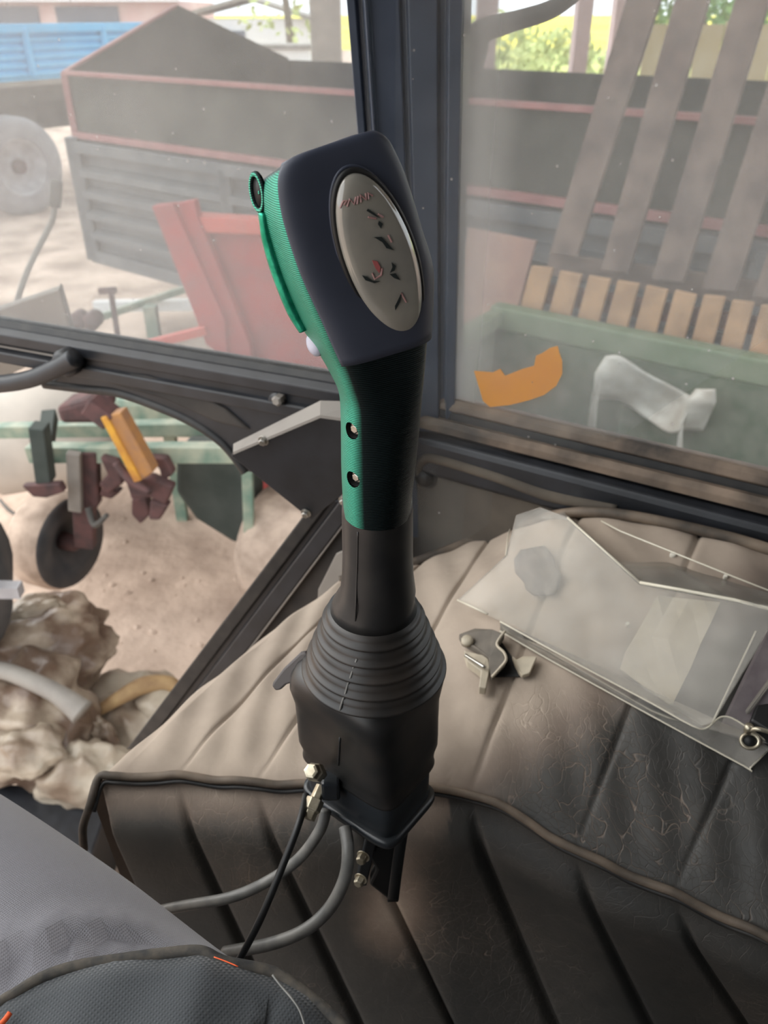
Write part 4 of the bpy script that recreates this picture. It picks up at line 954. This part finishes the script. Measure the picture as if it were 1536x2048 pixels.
for i_, P_ in enumerate([[(160,905),(192,905),(196,1010),(176,1040),(158,1000)],[(198,915),(232,925),(246,968),(214,990),(196,970),(214,950)],[(250,962),(300,955),(346,975),(330,1012),(300,996),(262,1000)],
    [(262,1000),(292,992),(300,1030),(280,1050),(262,1030)],[(296,915),(330,918),(346,950),(322,966),(318,940)],[(300,1000),(336,1012),(318,1042),(296,1040)],[(205,975),(240,985),(222,1000),(196,992)]]):
    slab('tine', P_, PG, .04, M['rust'], gi, .008, off=-.03-.03*(i_ % 3))
tube('tine', [on(232,925,PG,-.1), on(262,960,PG,-.12), on(300,985,PG,-.14)], [.014,.018,.012], M['rust'], gi, seg=8, n=5)
tube('tine', [on(176,1015,PG,-.05), on(190,1050,PG,-.08), on(214,1030,PG,-.1)], [.012,.012,.008], M['under'], gi, seg=8, n=5)
slab('shovel', [(42,972),(118,968),(128,985),(92,997),(66,995)], PG, .03, M['rust'], gi, .006, off=-.12)
slab('hitch', [(108,815),(170,798),(210,815),(195,850),(120,850)], PG, .12, M['rust'], gi, .02, off=.05)
gb('support_leg', 494, 910, 500, 1110, 0, 0, .035, .04, M['green'])
wax = V(.93,-.36,0).normalized(); wc = on(112,1078,PG,.05)
tyw = lathe('wheel', wc, wax, [(-.075,.10),(-.075,.165),(-.05,.185),(.05,.185),(.07,.172)], M['wheelbeige'], gi, 36, caps=(1,0))
lathe('wheel_disc', wc, wax, [(.062,.176),(.078,.170),(.070,.10),(.03,.06),(.03,.01)], M['tyredark'], tyw, 36, caps=(0,1)); lathe('hub', wc, wax, [(.02,.035),(.09,.03),(.1,.015)], M['rust'], tyw, 12)
lathe('roller', on(600,1100,PG,.12), V(.9,-.4,0), [(-.14,.10),(-.14,.22),(-.1,.24),(.10,.24),(.14,.22),(.14,.10)], M['wheelbeige'], gi, 32, smooth=False)
cyl = thing('pale_tank', on(110,840,PG,.9), 'pale rounded tank standing beyond the cultivator at far left', 'tank')
lathe('tank_shell', on(100,860,PG,.9), V(.9,.3,0), [(-.35,.05),(-.33,.2),(-.25,.27),(.25,.27),(.33,.2),(.35,.05)], M['concrete'], cyl)
lathe('tank_cap', on(110,800,PG,.9), V(0,0,1), [(0,.07),(.05,.07)], M['sheet'], cyl)
pst = thing('hitch_post', atz(225,700,.0), 'short rusty T-shaped post beyond the window bar at left', 'post')
pz0 = at(222,640,3.6); beam('stem', V(pz0.x,pz0.y,0), at(222,585,3.6), .02, .02, M['rust'], pst); beam('cross_piece', at(198,582,3.6), at(232,580,3.6), .025, .025, M['rust'], pst)
pp = thing('drawbar', at(300,620,3.3), 'pale green drawbar lying beyond the black window bar at left', 'drawbar')
beam('bar', at(190,612,3.9), at(420,608,3.9), .05, .05, M['whitewall'], pp); beam('bar', at(160,648,3.7), at(380,575,3.9), .03, .03, M['green'], pp)
for x in (158,186): lathe('joint', at(x,640,3.2), V(0,1,0), [(-.04,.035),(.04,.035)], M['rust'], pp, 12)
beam('stand', V(at(300,620,3.3).x,3.3,0), at(300,612,3.3), .05, .05, M['green'], pp)
# steel rod and hood plate close outside the left pane
rd = thing('bent_rod', at(60,500,1.5), 'thin bent grey steel rod outside the upper left pane', 'rod')
tube('rod', [at(28,640,1.45), at(36,596,1.46), at(60,530,1.5), at(98,455,1.54), at(106,435,1.54), at(110,400,1.54)], .0055, M['sheet'], rd, n=4)
tube('grip_sleeve', [at(109,412,1.54), at(112,385,1.54), at(113,362,1.54)], .011, M['under'], rd, n=2)
PH = (at(60,620,1.35), V(.1,.7,.7).normalized())
hp = thing('engine_side_plate', at(60,640,1.35), 'flat grey tractor bodywork plate outside at the left edge', 'bodywork')
slab('plate', [(-300,720),(-60,640),(118,580),(150,690),(0,760)], PH, .01, M['sheet'], hp, .003)
slab('plate_fold', [(118,580),(122,583),(154,690),(150,692)], PH, .012, M['under'], hp)
# front wheel corner & pipe at far left
fw = thing('tractor_front_wheel', at(-60,1210,1.9), 'dark tractor tyre edge at the far left above the sacks', 'wheel')
lathe('tyre', at(-215,1170,1.75), V(.35,-.9,.0), [(-.14,.16),(-.14,.24),(-.1,.30),(.1,.30),(.14,.24),(.14,.16)], M['tyredark'], fw, 36)
lathe('hub', at(-215,1170,1.75), V(.35,-.9,0), [(-.1,.17),(.08,.15),(.1,.05)], M['under'], fw, 20)
beam('axle_pipe', at(-60,1178,1.7), at(42,1180,1.7), .035, .035, M['rim'], fw)

# ---- sacks on the ground
def blob(name, c, s, m, parent, seed, sub=5, amp=.22, rz=0):
    bmx = bmesh.new(); bmesh.ops.create_icosphere(bmx, subdivisions=sub, radius=1); rnd = random.Random(seed)
    K = [(V(rnd.gauss(0,1),rnd.gauss(0,1),rnd.gauss(0,1)).normalized()*rnd.uniform(2,6), rnd.uniform(0,6)) for _ in range(9)]
    R = Matrix.Rotation(rz, 3, 'Z')
    for q in bmx.verts:
        d = sum(math.sin(k_.dot(q.co)+ph) for k_, ph in K)/9; fold = abs(math.sin(3*q.co.x+4*q.co.z+d*5))**.5*.12
        w1 = mnoise.noise(q.co*2.3 + V(seed,0,0)); w2 = 1-abs(mnoise.noise(q.co*4.5 + V(0,seed,0)))*2; w3 = 1-abs(mnoise.noise(q.co*9 + V(0,0,seed)))*2
        p = q.co*(1 + amp*d*1.4 + .20*w1 + .055*w2*.6 + .008*w3 - fold*.9); q.co = R @ V(p.x*s[0], p.y*s[1], p.z*s[2]) + Vector(c)
    vv = [q.co.copy() for q in bmx.verts]; ff = [[q.index for q in fc.verts] for fc in bmx.faces]; bmx.free()
    return obj(name, vv, ff, m, parent, smooth=True)
def gpt(x, y, z): return atz(x, y, z)
s1 = thing('filled_sack', gpt(90,1320,.2), 'crumpled brown and white plastic sack lying topmost at the left edge', 'sack')
blob('sack_body', gpt(95,1285,.42), (.20,.18,.14), M['sack'], s1, 11, rz=.6)
blob('sack_neck', gpt(70,1225,.52), (.10,.07,.05), M['sack2'], s1, 12, rz=.9)
s2 = thing('filled_sack', gpt(60,1450,.2), 'pale tan plastic sack at the left edge below the brown sack', 'sack')
blob('sack_body', gpt(45,1440,.36), (.22,.20,.17), M['sack'], s2, 13, rz=-.4)
blob('sack_fold', gpt(40,1500,.40), (.12,.08,.08), M['sack2'], s2, 14)
ss = tube('wooden_stick', [gpt(-40,1335,.56), gpt(20,1345,.56), gpt(110,1385,.54), gpt(165,1425,.5)], [.022,.024,.026,.036], M['sheet'], seg=12); tag(ss, 'pale round stick lying across the two sacks', 'stick')
s3 = thing('open_sack', gpt(280,1420,.1), 'white open sack with a yellowish rolled rim beside the seat corner', 'sack')
blob('sack_body', gpt(285,1450,.16), (.19,.17,.16), M['sack2'], s3, 15)
tube('rolled_rim', [gpt(200,1420,.30), gpt(240,1395,.34), gpt(290,1370,.34), gpt(340,1368,.32), gpt(365,1390,.28)], [.016,.022,.028,.024,.018], M['straw'], s3, seg=12, n=6)
blob('inner_bag', gpt(310,1405,.28), (.075,.07,.05), M['sack2'], s3, 16, sub=3)
s4 = thing('crumpled_bag', gpt(180,1560,.1), 'crumpled mauve white bag low between the sacks and the seat', 'bag')
blob('bag_body', gpt(170,1560,.25), (.13,.10,.16), M['sack2'], s4, 18, rz=.3)
blob('bag_fold', gpt(200,1480,.26), (.06,.05,.10), M['sack'], s4, 19)
dkb = thing('storage_box', gpt(110,1610,.12), 'dark box behind the thigh under the sacks at the left', 'box')
box('box_body', gpt(60,1690,.12)-V(.25,.10,.12), gpt(60,1690,.12)+V(.22,.10,.10), M['wire'], parent=dkb, bevel=.01)
box('box_lid', gpt(60,1690,.12)+V(-.26,-.11,.10), gpt(60,1690,.12)+V(.23,.11,.12), M['black'], parent=dkb, bevel=.005)
tag(tube('twig', [gpt(0,1000,.02), gpt(18,1020,.03), gpt(45,1035,.02), gpt(60,1028,.03)], .008, M['under'], seg=6), 'thin dark bent twig on the ground at the far left', 'twig')

# ---- green box trailer, pallet and crate boards in the right window
K0 = at(1000,632,3.0); rdv = V(.82,-.57,0).normalized(); rln = V(-.57,-.82,0).normalized()
gbx = thing('green_bin', V(K0.x+.6,K0.y-.8,0), 'open green steel box trailer with a pale green rim below the right window', 'trailer')
BL, BW, BH = 2.6, .9, .62
def GB(t, w_, dz): return K0 + rdv*t + rln*w_ + V(0,0,dz)
def gwall(name, t0, w0, t1, w1, m): 
    nrm = (GB(t1,w1,0)-GB(t0,w0,0)).cross(V(0,0,1)).normalized(); v, f = slab_vf([GB(t0,w0,0),GB(t1,w1,0),GB(t1,w1,-BH),GB(t0,w0,-BH)], nrm*.03); return obj(name, v, f, m, gbx)
gwall('side_panel', 0,0, BL,0, M['bin']); gwall('end_panel', 0,0, 0,BW, M['bin']); gwall('end_panel', BL,0, BL,BW, M['bin']); gwall('side_panel', 0,BW, BL,BW, M['bin'])
v, f = slab_vf([GB(0,0,-BH),GB(BL,0,-BH),GB(BL,BW,-BH),GB(0,BW,-BH)], V(0,0,-.04)); obj('bin_floor', v, f, M['bin'], gbx)
beam('rim_rail', GB(-.03,0,0), GB(BL,0,0), .07, .09, M['binrim'], gbx, .01)
beam('rim_rail', GB(0,0,0), GB(0,BW,0), .06, .06, M['binrim'], gbx, .01)
beam('rim_rail', GB(BL,0,0), GB(BL,BW,0), .06, .06, M['binrim'], gbx, .01)
for t in (.55,1.1,1.65,2.2): beam('inner_rib', GB(t,.03,-.04), GB(t,.03,-BH), .04, .03, M['bin'], gbx)
for t in (.5,2.1):
    lathe('wheel', GB(t,BW*.5,0)-V(0,0,GB(0,0,0).z-.25), rdv.cross(V(0,0,1)), [(-.7,.12),(-.7,.25),(-.5,.25),(-.5,.08),(.5,.08),(.5,.25),(.7,.25),(.7,.12)], M['tyredark'], gbx, 24, smooth=False)
# film bags in the bin
pbg = thing('film_bag', GB(.55,.3,-.4), 'white plastic film bag draped inside the green bin, left end standing up', 'bag')
PI_ = (GB(0,.10,0), -rln)
def drape(name, rowsp, parent, m, off=0):
    rings = []
    for y_, r in enumerate(rowsp):
        rings.append([on(x, y, PI_, off - .04*math.sin(j_*1.3+y_) ) for j_, (x, y) in enumerate(r)])
    rr_ = []
    for i in range(len(rings)-1):
        for t in range(4):
            row = [lerp(p_, q_, t/4) for p_, q_ in zip(rings[i], rings[i+1])]
            rr_.append([crom(row, k_/4) for k_ in range((len(row)-1)*4+1)])
    row = rings[-1]; rr_.append([crom(row, k_/4) for k_ in range((len(row)-1)*4+1)])
    return loft(name, rr_, m, parent, caps=False, closed=False, solid=.006)
drape('bag_sheet', [[(1212,712),(1240,712),(1290,745),(1350,775),(1380,792)],[(1190,745),(1240,755),(1300,775),(1350,800),(1385,800)],[(1186,785),(1235,790),(1290,815),(1330,838),(1365,845)],[(1190,800),(1240,802),(1290,835),(1335,865),(1362,862)]], pbg, M['bag'])
drape('bag_side', [[(1212,715),(1196,750)],[(1202,750),(1184,790)],[(1195,800),(1178,830)],[(1190,860),(1176,862)]], pbg, M['bag'], .0)
pb2 = thing('film_bag', GB(1.1,.3,-.4), 'smaller upright white plastic bag at the right end of the film in the green bin', 'bag')
drape('bag_sheet', [[(1392,778),(1430,778)],[(1375,800),(1432,805)],[(1366,830),(1420,830)],[(1362,860),(1405,862)]], pb2, M['bag'], .02)
drape('bag_side', [[(1368,830),(1360,840)],[(1364,880),(1354,890)],[(1362,920),(1350,930)]], pb2, M['bag'], .02)
# pallet leaning behind the bin
PSn = V(.57,.82,-.12).normalized(); PS = (K0 + V(.10,.16,0), PSn)
pal = thing('wooden_pallet', GB(1.0,-.25,-.9), 'tall weathered slatted wooden pallet leaning behind the green bin', 'pallet')
tops = [1262,1358,1480,1602,1722,1840]; bots = [(1098,1152),(1200,1256),(1302,1366),(1402,1470),(1504,1574),(1604,1680)]
yb = [515,548,566,585,602,620]
for i in range(6):
    x0, x1 = tops[i], tops[i]+66; bx0, bx1 = bots[i]
    slab('slat', [(x0+10,-70),(x1+14,-70),(bx1,yb[i]),(bx0,yb[i]-6)], PS, .025, M['wood'], pal, .004, off=-.02-.004*(i % 2))
slab('cross_board', [(1100,505),(1420,548),(1800,605),(1800,660),(1420,598),(1090,550)], PS, .03, M['wood'], pal, .004, off=.03)
slab('cross_board', [(1290,-190),(1990,-150),(1990,-100),(1278,-140)], PS, .03, M['wood'], pal, .004, off=.03)
crt = thing('plank_crate', GB(.7,-.12,-.6), 'tan crate side of short upright planks just behind the green rim', 'crate')
PC = (K0 + V(.04,.06,0), V(.57,.82,0).normalized())
for i in range(10):
    x0 = 1040 + i*57.5; s_ = .17*(x0-1040); w_ = 43
    slab('plank', [(x0+22,532+s_),(x0+22+w_,538+s_+random.uniform(-3,5)),(x0+w_-22,700+s_),(x0-22,695+s_)], PC, .02, M['wood2'], crt, .004)
slab('back_rail', [(1050,560),(1700,665),(1700,700),(1040,600)], PC, .02, M['rust'], crt, .004, off=.03)
slab('crate_leg', [(1010,640),(1040,640),(1040,1150),(1010,1150)], PC, .04, M['wood'], crt, .004, off=.03)
slab('crate_leg', [(1560,700),(1600,700),(1600,1250),(1560,1250)], PC, .04, M['wood'], crt, .004, off=.03)
tag(slab('leaning_board', [(935,455),(1072,482),(1040,600),(990,760),(905,760)], (K0+V(.1,.45,0), V(.4,.9,-.1).normalized()), .03, mat('pinkish_board', (176,144,134), .9, c2=(196,162,144), scale=6), bevel=.004), 'pinkish plain board leaning left of the plank crate', 'board')
# mirror arm
ma = thing('mirror_arm', on(960,60,PR,.12), 'dark padded mirror arm outside near the top of the right window', 'mirror arm')
Pm = (S0, nR)
tube('arm', [on(1190,-50,Pm,.1), on(1130,2,Pm,.1), on(1090,24,Pm,.1), on(1030,42,Pm,.1), on(975,58,Pm,.1), on(950,72,Pm,.1)], [.007,.007,.0075,.008,.010,.011], M['under'], ma, seg=12, n=5)
tube('rubber_sleeve', [on(948,50,Pm,.1), on(950,90,Pm,.1), on(942,135,Pm,.1), on(935,170,Pm,.1)], [.010,.013,.011,.006], M['under'], ma, seg=12, n=5)
# smear stripe left by a wiper beside the pillar, and the orange sticker scrap on the glass
st2 = [(948,742),(985,745),(1000,738),(1010,752),(1045,738),(1068,732),(1072,712),(1085,706),(1100,696),(1115,692),(1118,705),(1124,722),(1124,748),(1112,772),(1088,790),(1060,800),(1020,810),(980,814),(966,802),(958,775)]
sk = slab('sticker_scrap', st2, PR, .0008, M['tape'], off=-.0012); tag(sk, 'torn orange sticker scrap stuck on the right window glass', 'sticker')
# shed roof over the tractor (the posts carry it)
box('trim_7', (-2.6,1.2,4.2), (9,9.8,4.35), M['sheet'], 'flat shed roof carried by the posts over the tractor', 'shed roof')
